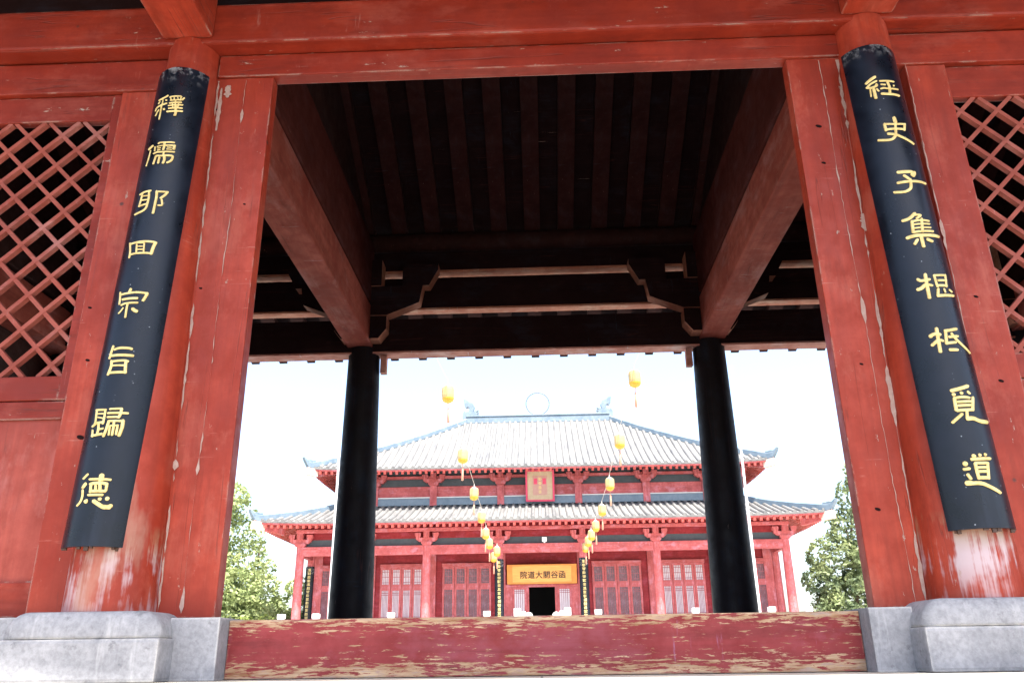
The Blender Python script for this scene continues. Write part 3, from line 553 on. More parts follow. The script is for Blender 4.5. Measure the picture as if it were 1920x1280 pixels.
# ---------------------------------------------------------------- couplet boards on the front columns
RB = 0.185; HALF = R_(61)
def board_pt(ax, th, z, off):
    (x0, y0, z0), (x1, y1, z1) = ax; k = (z-z0)/(z1-z0)
    return (x0+(x1-x0)*k+(RB+off)*math.sin(th), y0+(y1-y0)*k-(RB+off)*math.cos(th), z)
def couplet(side, ax, loc, label, zr):
    root = thing('couplet_board', loc, label, 'signboard', 'couplet boards on the gate columns')
    g = MB(); nu, nv = 28, 30; z0, z1 = zr
    outer = []; inner = []
    for j in range(nv+1):
        z = z0+(z1-z0)*j/nv
        for i in range(nu+1):
            th = -HALF+2*HALF*i/nu
            zz = z
            if j == nv: zz = z+0.012*math.cos(th*1.4)
            outer.append(board_pt(ax, th, zz, 0.010)); inner.append(board_pt(ax, th, zz, -0.012))
    n = len(outer); W = nu+1; fs = []
    for j in range(nv):
        for i in range(nu):
            a = j*W+i; fs.append((a, a+1, a+1+W, a+W)); fs.append((n+a, n+a+W, n+a+1+W, n+a+1))
    edge = []
    for j in range(nv):
        a = j*W; edge.append((a, a+W, n+a+W, n+a)); b = j*W+nu; edge.append((b, n+b, n+b+W, b+W))
    for i in range(nu):
        edge.append((i, n+i, n+i+1, i+1)); a = nv*W+i; edge.append((a, a+1, n+a+1, n+a))
    g.add(outer+inner, fs, True); o = len(g.v); g.add(outer+inner, edge)
    obj('board', g, M_lacquer, root)
    # torn lower rim and hooks
    rr = random.Random(side)
    for th in (-50, -46, -8, 4, 12, 44, 50):
        g = MB(); p = board_pt(ax, R_(th), z0-0.001, -0.001); w = rr.uniform(0.006, 0.014)
        g.box(p[0]-w, p[0]+w, p[1]-0.005, p[1]+0.006, z0-rr.uniform(0.008, 0.022), z0-0.0005); obj('hook', g, M_ink, root)
    for i in range(1, 9):
        key = side+str(i); m = MB()
        for q, st in enumerate(CHARS[key].split('|')):
            a = [float(t) for t in st.split()]; w = a[0]/1000*0.52
            P = [(R_(a[k])*RB, a[k+1]/1000) for k in range(1, len(a), 2)]
            if len(P) == 1: P = [(P[0][0]-0.0015, P[0][1]), (P[0][0]+0.0015, P[0][1])]
            # smooth the line
            S = []
            for k in range(len(P)-1):
                p0, p1, p2, p3 = P[max(k-1, 0)], P[k], P[k+1], P[min(k+2, len(P)-1)]
                for u in range(5):
                    u /= 5
                    S.append(tuple(0.5*(2*p1[c]+(p2[c]-p0[c])*u+(2*p0[c]-5*p1[c]+4*p2[c]-p3[c])*u*u+(3*p1[c]-p0[c]-3*p2[c]+p3[c])*u**3) if len(P) > 2 else p1[c]+(p2[c]-p1[c])*u for c in (0, 1)))
            S.append(P[-1]); n = len(S); h0 = 0.0112+0.0002*q
            d0 = (S[1][0]-S[0][0], S[1][1]-S[0][1]); d1 = (S[-1][0]-S[-2][0], S[-1][1]-S[-2][1])
            l0 = math.hypot(*d0) or 1; l1 = math.hypot(*d1) or 1
            S = [(S[0][0]-d0[0]/l0*w*e, S[0][1]-d0[1]/l0*w*e) for e in (0.75, 0.5)]+S+[(S[-1][0]+d1[0]/l1*w*e, S[-1][1]+d1[1]/l1*w*e) for e in (0.5, 0.75)]
            ws = [0.35, 0.78]+[1.0]*n+[0.78, 0.35]
            vs = []
            for k, (u, z) in enumerate(S):
                a_ = S[max(k-1, 0)]; b_ = S[min(k+1, len(S)-1)]; dx, dz = b_[0]-a_[0], b_[1]-a_[1]; l = math.hypot(dx, dz) or 1
                nx, nz = -dz/l, dx/l
                for e, hh in ((-1, h0), (-0.55, h0+0.004), (0.55, h0+0.004), (1, h0)):
                    vs.append(board_pt(ax, (u+nx*w*ws[k]*e)/RB, z+nz*w*ws[k]*e, hh))
            fs = [(k*4+c, k*4+c+1, k*4+c+5, k*4+c+4) for k in range(len(S)-1) for c in range(3)]
            fs += [(0, 1, 2, 3), tuple(len(S)*4-4+c for c in (3, 2, 1, 0))]
            m.add(vs, fs)
        obj('character', m, M_gold, root)
    return root
couplet('L', ((-2.33, -.10, .67), (-2.275, -.02, 3.78)), (-2.30, -0.25, 0.67), 'black curved board with gold characters on the left gate column', (0.650, 3.700))
couplet('R', ((2.248, -.10, .68), (2.20, -.02, 3.77)), (2.23, -0.25, 0.68), 'black curved board with gold characters on the right gate column', (0.660, 3.685))

# ================================================================ temple hall
hall = thing('temple_hall', (0, 55.5, -1.35), 'large red two tiered temple hall with pale hipped tile roofs behind the gate', 'temple')
YC = 55.5
COLX = [-14.5, -10.65, -6.85, -2.5, 2.5, 6.85, 10.65, 14.5]
g = MB(); g.box(-16.2, 16.2, 41.7, 69.3, -1.345, 1.2, 0.03); obj('platform', g, M_stone_hall, hall)
# colonnade
c0 = None
for x in COLX:
    for y in ((45.74,) if abs(x) < 14 else (45.74, 48.3, 52.0, 55.5, 59.0, 62.7, 65.26)):
        if c0 is None:
            g = MB(); g.lathe(column_profile(0.275, 0.235, 0, 5.03), (0, 0, 0), 24)
            c0 = obj('column', g, M_hall, hall, (x, y-YC, 1.2+1.35))
        else: again(c0, (x, y-YC, 2.55))
# lintels and beams of the lower storey
def ringbeam(name, hx, y0, y1, z0, z1, w, mat, matx):
    g = MB(); g.box(-hx-0.001, hx+0.001, y0-w/2, y0+w/2, z0, z1, 0.015); obj(name, g, matx, hall)
    g = MB(); g.box(-hx, hx, y1-w/2, y1+w/2, z0, z1); obj(name, g, matx, hall)
    for s in (-1, 1):
        g = MB(); g.box(s*hx-w/2, s*hx+w/2, y0+w/2+.002, y1-w/2-.002, z0, z1); obj(name, g, mat, hall)
ringbeam('lintel', 14.5, 45.74, 65.26, 5.70, 6.225, 0.30, M_hall, M_hall_x)
ringbeam('eave_purlin', 14.72, 45.42, 65.58, 7.02, 7.22, 0.2, M_hall, M_hall_x)
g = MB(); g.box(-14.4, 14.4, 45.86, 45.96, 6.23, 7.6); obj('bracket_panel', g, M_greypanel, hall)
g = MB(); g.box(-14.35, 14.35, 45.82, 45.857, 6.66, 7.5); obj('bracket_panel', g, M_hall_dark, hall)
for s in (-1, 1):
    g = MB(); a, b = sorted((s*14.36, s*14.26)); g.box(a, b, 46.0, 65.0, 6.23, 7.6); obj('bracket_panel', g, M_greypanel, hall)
def bracket_mb(k=1.0):
    g = MB()
    g.prism([(-.24*k, 0), (.24*k, 0), (.32*k, .10), (.32*k, .20), (-.32*k, .20), (-.32*k, .10)], -.20, .20)
    g.prism([(-.46*k, .202), (.46*k, .202), (.64*k, .34), (.66*k, .44), (-.66*k, .44), (-.64*k, .34)], -.14, .14)
    for s in (-1, 1): g.prism([(s*.40*k, .442), (s*.64*k, .442), (s*.72*k, .58), (s*.72*k, .72), (s*.36*k, .72), (s*.36*k, .58)], -.15, .15)
    g.prism([(-.17*k, .442), (.17*k, .442), (.17*k, .80), (-.17*k, .80)], -.32, .30)
    return g
b0 = obj('bracket', bracket_mb(), M_hall, hall, (COLX[0], 45.66-YC, 6.23+1.35))
for x in COLX[1:]: again(b0, (x, 45.66-YC, 7.58))

# walls, doors and windows of the lower storey
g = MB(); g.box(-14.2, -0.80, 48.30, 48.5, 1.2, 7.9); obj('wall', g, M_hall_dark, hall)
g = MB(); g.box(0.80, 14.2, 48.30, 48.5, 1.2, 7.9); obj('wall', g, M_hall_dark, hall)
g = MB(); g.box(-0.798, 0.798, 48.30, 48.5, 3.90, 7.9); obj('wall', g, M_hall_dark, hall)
g = MB(); g.box(-14.2, 14.2, 62.5, 62.7, 1.2, 7.9)
for s in (-1, 1):
    a, b = sorted((s*14.2, s*14.0)); g.box(a, b, 48.502, 62.498, 1.2, 7.9)
obj('wall', g, M_hall_dark, hall)
g = MB(); g.box(-14.0, 14.0, 48.51, 62.49, 7.7, 7.8); obj('ceiling', g, M_dark, hall)
g = MB(); g.box(-3.0, 3.0, 53.0, 53.1, 1.2, 7.6); obj('inner_screen', g, M_dark, hall)
g = MB(); g.box(-14.0, 14.0, 48.51, 62.49, 1.202, 1.21); obj('inner_floor', g, M_dark, hall)

def leaf_mb(wd, zt):           # a lattice leaf: local x about 0, z from 0 (floor) up
    g = MB(); h = wd/2; st = 0.125
    for s in (-1, 1):
        a, b = sorted((s*h, s*(h-st))); g.box(a, b, -0.05, 0.03, 0, zt)
    for z0, z1 in ((0, .22), (.62, .80), (2.62, 2.98), (zt-.14, zt)):
        if z1 <= zt: g.box(-h+st+.001, h-st-.001, -0.046, 0.026, z0, z1)
    g.box(-h+st+.001, h-st-.001, -0.01, 0.01, .221, .619)
    return g
def pane_mb(wd, z0, z1):
    g = MB(); h = wd/2-0.126; g.box(-h, h, 0.0, 0.012, z0, z1); return g
def bars_mb(wd, z0, z1, nv, hz):
    g = MB(); h = wd/2-0.126
    for k in range(nv):
        x = -h+2*h*(k+1)/(nv+1); g.box(x-.012, x+.012, -0.030, -0.003, z0, z1)
    for z in hz: g.box(-h, h, -0.026, -0.004, z-.014, z+.014)
    return g
M_bars = red_wood('lattice bar paint', (0.34, 0.09, 0.10), 'z', 0.9, edges=False, seed=30.0, spots=False)
ZT = 4.0
protos = {}
def leaf(x, wd, pane, full=True):
    key = (round(wd, 2), pane.name, full)
    if key not in protos:
        zt = ZT if full else 2.70
        d = obj('door_leaf', leaf_mb(wd, zt), M_hall, hall, (x, 48.245-YC, 2.55))
        L = [('pane', pane_mb(wd, .801, 2.619), pane), ('lattice', bars_mb(wd, .801, 2.619, 4, (.95, 1.06, 2.36, 2.47)), M_bars)]
        if full: L += [('pane', pane_mb(wd, 2.981, ZT-.141), pane), ('lattice', bars_mb(wd, 2.981, ZT-.141, 3, (3.10, 3.42, 3.74)), M_bars)]
        for n, m, mt in L:
            q = obj(n, m, mt, d, (0, 0, 0))
        protos[key] = d; return d
    c = copy_tree(protos[key]); c.location = (x, 48.245-YC, 2.55); return c
for s in (-1, 1):
    for k in range(4):
        leaf(s*(3.51+0.763*k), 0.74, M_glass_dim)
        leaf(s*(7.72+0.672*k), 0.655, M_pale_pane)
        leaf(s*(11.50+0.67*k), 0.655, M_glass_dim)
    leaf(s*1.39, 0.86, M_pale_pane, False)
# rails above the doors, jambs beside the columns
for s in (-1, 1):
    for a0, b0_ in ((3.12, 6.20), (7.36, 10.10), (11.14, 13.86)):
        a, b = sorted((s*a0, s*b0_)); g = MB(); g.box(a, b, 48.16, 48.298, 5.205, 5.40); obj('door_head', g, M_hall_x, hall)
    for x in (2.5, 6.85, 10.65, 14.0):
        g = MB(); g.box(s*x-0.26, s*x+0.26, 48.18, 48.298, 1.2, 7.2); obj('wall_post', g, M_hall, hall)
    a, b = sorted((s*0.80, s*0.955)); g = MB(); g.box(a, b, 48.20, 48.298, 1.2, 3.90); obj('door_jamb', g, M_hall, hall)
    a, b = sorted((s*1.83, s*2.235)); g = MB(); g.box(a, b, 48.22, 48.298, 1.2, 3.90); obj('wall_panel', g, M_hall, hall)
g = MB(); g.box(-2.235, 2.235, 48.17, 48.298, 3.902, 4.06); obj('door_head', g, M_hall_x, hall)

# ---- roofs
PITCHR = 0.42
def slope(We, Wr, d0, z0, d1, z1, lift, corr=True, th=0.10):
    """front slope, local: x along the eave, d = distance inward, z. Corrugated with rows of half round tiles."""
    def prof(t): return z0+(z1-z0)*(0.80*t+0.20*t*t)
    if corr:
        xs = []
        n = int(We/PITCHR)+1
        for i in range(-n, n+1):
            for dx, h in ((-.205, 0), (-.115, 0), (-.095, .075), (-.05, .125), (0, .14), (.05, .125), (.095, .075), (.115, 0)):
                x = i*PITCHR+dx
                if abs(x) <= We-0.01: xs.append((x, h))
    else: xs = [(-We+2*We*k/40, 0) for k in range(41)]
    nt = 9; vs = []; fs = []
    for x, h in xs:
        tm = 1.0 if abs(x) <= Wr else max(0.0, (We-abs(x))/(We-Wr))
        for j in range(nt+1):
            t = tm*j/nt; W = We+(Wr-We)*t
            c = max(0.0, abs(x)/max(W, .01)-0.62)/0.38
            up_ = lift*min(1.0, c)**2*(1-t)**1.5
            vs.append((x, d0+(d1-d0)*t, prof(t)+up_+h))
    for i in range(len(xs)-1):
        for j in range(nt):
            a = i*(nt+1)+j; fs.append((a, a+nt+1, a+nt+2, a+1))
    # eave lip
    o = len(vs); m = nt+1
    for i in range(len(xs)): v = vs[i*m]; vs.append((v[0], v[1]+0.02, v[2]-xs[i][1]-th))
    for i in range(len(xs)-1): fs.append((i*m, o+i, o+i+1, (i+1)*m))
    return vs, fs
def place(vs, side, hd, hx):   # side 0 front, 1 right, 2 back, 3 left ; hd distance of eave from centre
    out = []
    for x, d, z in vs:
        if side == 0: out.append((x, YC-hd+d, z))
        elif side == 2: out.append((-x, YC+hd-d, z))
        elif side == 1: out.append((hx-d, YC+x, z))
        else: out.append((-hx+d, YC-x, z))
    return out
def hip_roof(hx, hd, tx, td, z0, z1, lift, zs_off):
    dx, dd = hx-tx, hd-td
    for side in range(4):
        We, Wr, dep = (hx, tx, dd) if side in (0, 2) else (hd, td, dx)
        g = MB(); vs, fs = slope(We, Wr, 0, z0, dep, z1, lift); g.add(place(vs, side, hd, hx), fs, False); obj('roof_slope', g, M_tile, hall)
        g = MB(); vs, fs = slope(We-0.12, Wr, 0.10, z0-0.16, dep, z1-0.14, lift, False, 0.05); g.add(place(vs, side, hd, hx), [f[::-1] for f in fs], False); obj('soffit', g, M_hall_x, hall)
    # hips
    for sx in (-1, 1):
        for sy in (-1, 1):
            pts = []
            for k in range(11):
                t = k/10; z = z0+(z1-z0)*(0.80*t+0.20*t*t)+lift*(1-t)**1.5
                pts.append(Vector((sx*(hx+(tx-hx)*t), YC+sy*(hd+(td-hd)*t), z+0.19)))
            d = (pts[0]-pts[1]); d.z = 0; d.normalize()
            pts.insert(0, pts[0]+d*0.30+Vector((0, 0, 0.06)))
            g = MB(); side_ = d.cross(Vector((0, 0, 1)))
            vs = []
            for i, p in enumerate(pts):
                for a, b in ((-.15, -.22), (.15, -.22), (.15, .10), (.09, .17), (-.09, .17), (-.15, .10)): vs.append(p+side_*a+Vector((0, 0, b)))
            n = len(pts); fs = [tuple(range(6)), tuple((n-1)*6+k for k in range(5, -1, -1))]
            for i in range(n-1):
                for k in range(6): fs.append((i*6+k, (i+1)*6+k, (i+1)*6+(k+1) % 6, i*6+(k+1) % 6))
            g.add(vs, fs)
            hr = obj('hip_ridge', g, M_ridge, hall)
            # beast ornament on the tip, pale corner beam under it
            g = MB(); p = pts[0]
            prof = [(-.75,-.1),(-.75,.34),(-.45,.30),(-.22,.36),(.02,.28),(.14,.32),(.26,.44),(.42,.52),(.34,.26),(.22,.06),(.05,-.22),(-.3,-.22)]
            vs = [p+d*a*.72+Vector((0, 0, b*.66))+side_*q for q in (-.13, .13) for a, b in prof]; n = len(prof)
            g.add(vs, [tuple(range(n)), tuple(range(2*n-1, n-1, -1))]+[(i, i+n, (i+1) % n+n, (i+1) % n) for i in range(n)])
            obj('ornament', g, M_ridge, hr)
            g = MB(); q = pts[0]+Vector((0, 0, -.50)); e = pts[4]+Vector((0, 0, -1.0))
            g.bar(q+d*0.02, q-d*0.75-Vector((0, 0, .06)), 0.30, 0.46); obj('corner_beam', g, M_cornerend, hall)
            g = MB(); g.bar(q-d*0.76-Vector((0, 0, .06)), e, 0.28, 0.42); obj('corner_beam', g, M_hall, hall)
LOW = dict(hx=16.6, hd=11.8, tx=12.75, td=7.05, z0=7.42, z1=9.02)
UPR = dict(hx=14.45, hd=9.0, tx=5.35, td=0.02, z0=11.12, z1=16.42)
hip_roof(16.6, 11.8, 12.75, 7.05, 7.42, 9.02, 0.14, 0)
hip_roof(14.45, 9.0, 5.35, 0.02, 11.12, 16.42, 0.14, 0)

# rafters: the front of the lower eave one by one, all the rest as one part
def lift_at(x, hx): return 0.14*min(1, max(0, abs(x)/hx-0.62)/0.38)**2
rp = None
def rafter_mb(sl, L=1.9):
    g = MB()
    g.bar((0, 0.0, 0), (0, L, L*sl), 0.15, 0.20, (0, 0, 1)); return g
for k in range(-43, 44):
    x = 0.375*k; z = 7.42-0.165-0.125+lift_at(x, 16.6)
    r_ = None
    if rp is None: rp = r_ = obj('rafter', rafter_mb(0.30), M_rafter, hall, (x, 43.76-YC, z+1.35))
    else: r_ = again(rp, (x, 43.76-YC, z+1.35))
    L = min(1.9, 16.35-abs(x))
    if L < 1.9:
        q = obj('rafter', rafter_mb(0.22, max(L, .12)), M_rafter, hall, (x, 43.76-YC, z+1.35))
        if rp is r_: rp = None
        bpy.data.objects.remove(r_)
g = MB()
for k in range(-37, 38):
    x = 0.375*k; z = 11.12-0.165-0.125+lift_at(x, 14.45); L = max(.12, min(1.84, 14.2-abs(x))); g.bar((x, 46.56, z), (x, 46.56+L, z+L*(0.47 if L > 1.8 else .3)), 0.15, 0.20)
for s in (-1, 1):
    for k in range(-30, 31):
        y = 0.375*k; z = 7.13+lift_at(y, 11.8); L = max(.12, min(1.84, 11.55-abs(y))); g.bar((s*16.54, YC+y, z), (s*(16.54-L), YC+y, z+L*(0.34 if L > 1.8 else .22)), 0.15, 0.20)
    for k in range(-22, 23):
        y = 0.375*k; z = 10.83+lift_at(y, 9.0); L = max(.12, min(1.6, 8.75-abs(y))); g.bar((s*14.39, YC+y, z), (s*(14.39-L), YC+y, z+L*(0.47 if L > 1.55 else .3)), 0.15, 0.20)
tag(obj('rafter', g, M_rafter, hall), kind='stuff')
for nm, hx, yy, zz in (('eave_board_or_shade', 16.5, 43.79, 7.255), ('eave_board_or_shade', 14.35, 46.59, 10.955)):
    n = 40; vs = []
    for k in range(n+1):
        x = -hx+2*hx*k/n; l = lift_at(x, hx+.1)
        for a, b in ((0, 0), (0, .085), (.05, .085), (.05, 0)): vs.append((x, yy-0.045+a, zz+l+b))
    g = MB(); g.add(vs, [(i*4+k, (i+1)*4+k, (i+1)*4+(k+1) % 4, i*4+(k+1) % 4) for i in range(n) for k in range(4)]); obj(nm, g, M_hall_x, hall)

# upper storey
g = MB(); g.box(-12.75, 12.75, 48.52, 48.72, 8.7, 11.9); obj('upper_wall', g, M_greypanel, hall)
g = MB(); g.box(-12.75, 12.75, 62.3, 62.5, 8.7, 11.9)
for s in (-1, 1):
    a, b = sorted((s*12.75, s*12.55)); g.box(a, b, 48.722, 62.298, 8.7, 11.9)
obj('upper_wall', g, M_hall_dark, hall)
g = MB(); g.box(-12.78, 12.78, 48.38, 48.518, 9.60, 10.27, 0.01); obj('upper_beam', g, M_hall_x, hall)
g = MB(); g.box(-12.9, 12.9, 48.18, 48.36, 10.74, 10.92); obj('eave_purlin', g, M_hall_x, hall)
g = MB(); g.box(-12.8, 12.8, 48.22, 48.515, 9.02, 9.50, 0.04); obj('apron_ridge', g, M_ridge, hall)
g = MB(); g.box(-12.8, 12.8, 48.20, 48.515, 9.502, 9.57, 0.01); obj('apron_ridge', g, M_stone_hall, hall)
for x in (-12.55, -10.65, -6.85, -2.5, 2.5, 6.85, 10.65, 12.55):
    g = MB(); g.box(x-0.22, x+0.22, 48.17, 48.375, 9.0, 10.29); obj('wall_post', g, M_hall, hall)
ub = None
for x in (-12.55, -10.65, -6.85, -2.5, 2.5, 6.85, 10.65, 12.55):
    if ub is None: ub = obj('bracket', bracket_mb(1.05), M_hall, hall, (x, 48.25-YC, 10.29+1.35))
    else: again(ub, (x, 48.25-YC, 11.64))
# main ridge with end ornaments and ring
g = MB(); g.box(-5.35, 5.35, YC-0.22, YC+0.22, 16.30, 16.80, 0.03); g.box(-5.4, 5.4, YC-0.27, YC+0.27, 16.802, 16.90, 0.02)
mr_ = obj('main_ridge', g, M_ridge, hall)
OUT = [(0,-.35),(1.18,-.35),(1.22,.30),(1.05,.36),(1.18,.50),(1.02,.56),(1.20,.70),(.98,.72),(1.16,.92),(.86,.82),(.74,.78),(.80,1.0),(.86,1.22),(.72,1.52),(.40,1.66),(.22,1.86),(.02,1.92),(.06,1.62),(.10,1.36),(.22,1.18),(.38,1.24),(.50,1.06),(.42,.82),(.20,.72),(.08,.84),(-.04,.56),(-.04,.2)]
for s in (-1, 1):
    g = MB(); g.prism([(s*(5.62-p*0.98), 16.55+q*0.86) for p, q in OUT], YC-0.20, YC+0.20); obj('ornament', g, M_ridge, mr_)
g = MB(); g.tube([(0.02+0.88*math.cos(2*math.pi*k/48), YC, 17.78+0.88*math.sin(2*math.pi*k/48)) for k in range(49)], 0.030, 6)
M_ring = simple('pale gilt ring', (0.08, 0.07, 0.055), (0.10, 0.085, 0.065), 5, 0.4)
obj('ring', g, M_ring, mr_)

# ---------------------------------------------------------------- boards and small things on the hall
def text_mesh(s, size, name, depth=0.01):
    cu = bpy.data.curves.new(name, 'FONT'); cu.body = s; cu.size = size; cu.extrude = depth; cu.align_x = 'CENTER'; cu.align_y = 'CENTER'; cu.offset = size*0.012; cu.resolution_u = 4
    o = bpy.data.objects.new(name, cu); C.objects.link(o)
    dg = bpy.context.evaluated_depsgraph_get(); me = bpy.data.meshes.new_from_object(o.evaluated_get(dg)); me.name = name
    C.objects.unlink(o); bpy.data.objects.remove(o); return me
sg = thing('signboard', (0.02, 47.98, 4.07), 'orange wooden name board with six dark characters above the hall doorway', 'signboard')
tilt = -R_(9)
def tilted(name, mb, mat, parent):
    o = obj(name, mb, mat, parent, (0, 0, 0)); o.rotation_euler = (-tilt, 0, 0); return o
g = MB(); g.box(-2.15, 2.15, -0.03, 0.04, 0.0, 1.16); tilted('board', g, M_orange, sg)
g = MB()
for q in ((-2.15, 2.15, 0.0, 0.09), (-2.15, 2.15, 1.07, 1.16)): g.box(q[0], q[1], -0.065, -0.032, q[2], q[3], 0.01)
for q in ((-2.15, -1.82), (1.82, 2.15)): g.box(q[0], q[1], -0.062, -0.032, 0.092, 1.068, 0.01)
tilted('frame', g, M_orange_frame, sg)
SIGN = '\u9662\u9053\u5927\u95dc\u8c37\u51fd'
for k, ch in enumerate(SIGN):
    me = text_mesh(ch, 0.46, 'character'); me.materials.append(M_ink)
    o = bpy.data.objects.new('character', me); C.objects.link(o); o.parent = sg
    b = R_(9); x = (k-2.5)*0.475+0.06
    o.location = (x, -0.046*math.cos(b)-0.50*math.sin(b), 0.50*math.cos(b)-0.046*math.sin(b)); o.rotation_euler = (R_(90)+R_(9), 0, 0)

pq = thing('plaque', (0.04, 48.02, 9.12), 'upright crimson framed gold plaque under the upper eave of the hall', 'plaque')
ptilt = R_(14)
def tp(name, mb, mat, par=pq):
    o = obj(name, mb, mat, par, (0, 0, 0)); o.rotation_euler = (ptilt, 0, 0); return o
g = MB(); g.box(-.84, .84, -.02, .04, .05, 1.95); tp('board', g, M_plaqueface)
g = MB()
for s in (-1, 1):
    a, b = sorted((s*.80, s*.92)); g.box(a, b, -.09, .05, .0, 2.0, 0.01)
g.box(-.799, .799, -.09, .05, 0, .11, .01); g.box(-.799, .799, -.09, .05, 1.89, 2.0, .01); tp('frame', g, M_magenta)
g = MB(); g.box(-.46, .46, -.034, -.022, .40, 1.62); tp('field', g, M_plaquered)
g = MB()
for s in (-1, 1): g.box(s*.28-.11, s*.28+.11, -.042, -.036, 1.08, 1.45)
tp('mark', g, M_magenta)
g = MB(); rr = random.Random(3)
for k in range(4):
    z = .52+.27*k
    for q in range(3): w = rr.uniform(.07, .13); g.box(-w, w, -.044, -.037, z+q*.07, z+q*.07+.03)
    g.box(-.015, .015, -.0435, -.0365, z-.01, z+.18)
tp('lettering', g, M_gold)

def hall_board(x, y, label):
    root = thing('couplet_board', (x, y, 1.9), label, 'signboard', 'couplet boards on the hall columns')
    g = MB(); n = 12; o_, i_ = [], []
    for z in (0, 3.42):
        for k in range(n+1):
            a = R_(-58+116*k/n); o_.append((.32*math.sin(a), -.32*math.cos(a), z)); i_.append((.29*math.sin(a), -.29*math.cos(a), z))
    vs = o_+i_; m = n+1; N = 2*m; fs = []
    for k in range(n): fs += [(k, k+1, m+k+1, m+k), (N+k, N+m+k, N+m+k+1, N+k+1), (m+k, m+k+1, N+m+k+1, N+m+k), (k, N+k, N+k+1, k+1)]
    fs += [(0, m, N+m, N), (n, N+n, N+m+n, m+n)]
    g.add(vs, fs); obj('board', g, M_lacquer, root, (0, 0, 0))
    g = MB(); rr = random.Random(int(x*10))
    for k in range(15):
        z = .10+.218*k
        for q in range(3):
            w = rr.uniform(.06, .105); g.box(-w, w, -.338, -.322, z+q*.056, z+q*.056+.026)
        for q in range(2):
            a = rr.uniform(-.08, .08); g.box(a-.014, a+.014, -.337, -.3225, z-.01, z+.15)
    obj('lettering', g, M_gold, root, (0, 0, 0))
hall_board(-2.5, 45.74, 'black board with a column of gold characters on the hall column left of the doorway')
hall_board(2.5, 45.74, 'black board with a column of gold characters on the hall column right of the doorway')
hall_board(-14.5, 48.3, 'black board with gold characters on the rear column at the left end of the porch')

fl = thing('floodlight', (0.22, 45.45, 6.25), 'small white floodlight box standing on the lintel over the hall doorway', 'floodlight')
g = MB(); g.box(-.14, .14, -.09, .08, .05, .30, .015); obj('housing', g, M_white, fl, (0, 0, 0))
g = MB(); g.box(-.05, .05, -.03, .03, -.03, .048); obj('bracket', g, M_pole, fl, (0, 0, 0))

# stone posts on the hall terrace edge
def post():
    r = thing('stone_post', (0, 42.0, 1.2), '', 'post', 'white stone posts along the hall terrace')
    g = MB(); g.box(-.17, .17, -.17, .17, 0, .80, .02); obj('shaft', g, M_stone_hall, r, (0, 0, 0))
    g = MB(); g.box(-.19, .19, -.19, .19, .802, 1.04, .03); obj('cap', g, M_stone_hall, r, (0, 0, 0)); return r
p0 = post()
PL = [(-14.2, 'white stone post at the far left corner of the hall terrace, beside the bushes'),
      (-12.3, 'white stone post left of the hall terrace in front of the leftmost hall windows'),
      (-8.2, 'white stone post in front of the pale windows left of the hall doorway'),
      (-3.0, 'white stone post just left of the gold lettered board left of the hall doorway'),
      (3.0, 'white stone post just right of the gold lettered board right of the hall doorway'),
      (8.2, 'white stone post in front of the pale windows right of the hall doorway'),
      (12.25, 'white stone post close to the right flag pole at the hall terrace'),
      (14.2, 'white stone post at the far right corner of the hall terrace, beside the dark tree')]
for i, (x, lb) in enumerate(PL):
    o = p0 if i == 0 else copy_tree(p0); o.location = (x, 42.0, 1.2); o['label'] = lb
for s, nm in ((-1, 'left'), (1, 'right')):
    r = thing('stair_balustrade', (s*1.2, 42.0, 1.2), 'white stone stair balustrade with scrolled drum end on the %s of the dark doorway' % nm, 'balustrade')
    a, b = sorted((s*-.02, s*.34)); g = MB(); g.box(a-.0, b, -.2, .2, 0, 1.16, .03); obj('post', g, M_stone_hall, r, (0, 0, 0))
    a, b = sorted((s*-.30, s*-.021)); g = MB(); g.box(a, b, -.15, .15, 0, 1.0, .05); obj('panel', g, M_stone_hall, r, (0, 0, 0))
    g = MB(); g.lathe([(.10, -.17), (.20, -.14), (.22, 0), (.20, .14), (.10, .17)], (0, 0, 0), 24)
    g.v = [(v[0]+s*-.46, v[2], v[1]+.74) for v in g.v]; obj('drum', g, M_stone_hall, r, (0, 0, 0))
    a, b = sorted((s*-.66, s*-.31)); g = MB(); g.box(a, b, -.14, .14, 0, .62, .02); obj('plinth', g, M_stone_hall, r, (0, 0, 0))

# flag poles
def pole(x, lb):
    r = thing('flag_pole', (x, 30.0, -1.35), lb, 'flag pole', 'flag poles in the courtyard')
    g = MB(); g.lathe([(.078, 0), (.070, 4.0), (.045, 9.0), (.030, 12.7)], (0, 0, .25), 16); obj('mast', g, M_pole, r, (0, 0, 0))
    g = MB(); g.lathe([(.03, 0), (.08, .05), (.09, .11), (.06, .18), (.01, .20)], (0, 0, 12.952), 12); obj('finial', g, M_pole, r, (0, 0, 0))
    g = MB(); g.box(-.35, .35, -.35, .35, 0, .248, .02); obj('footing', g, M_stone_hall, r, (0, 0, 0)); return r
pole(8.60, 'tall grey flag pole standing clear of the right inner column'); pole(-8.60, 'tall grey flag pole mostly hidden by the left inner column')

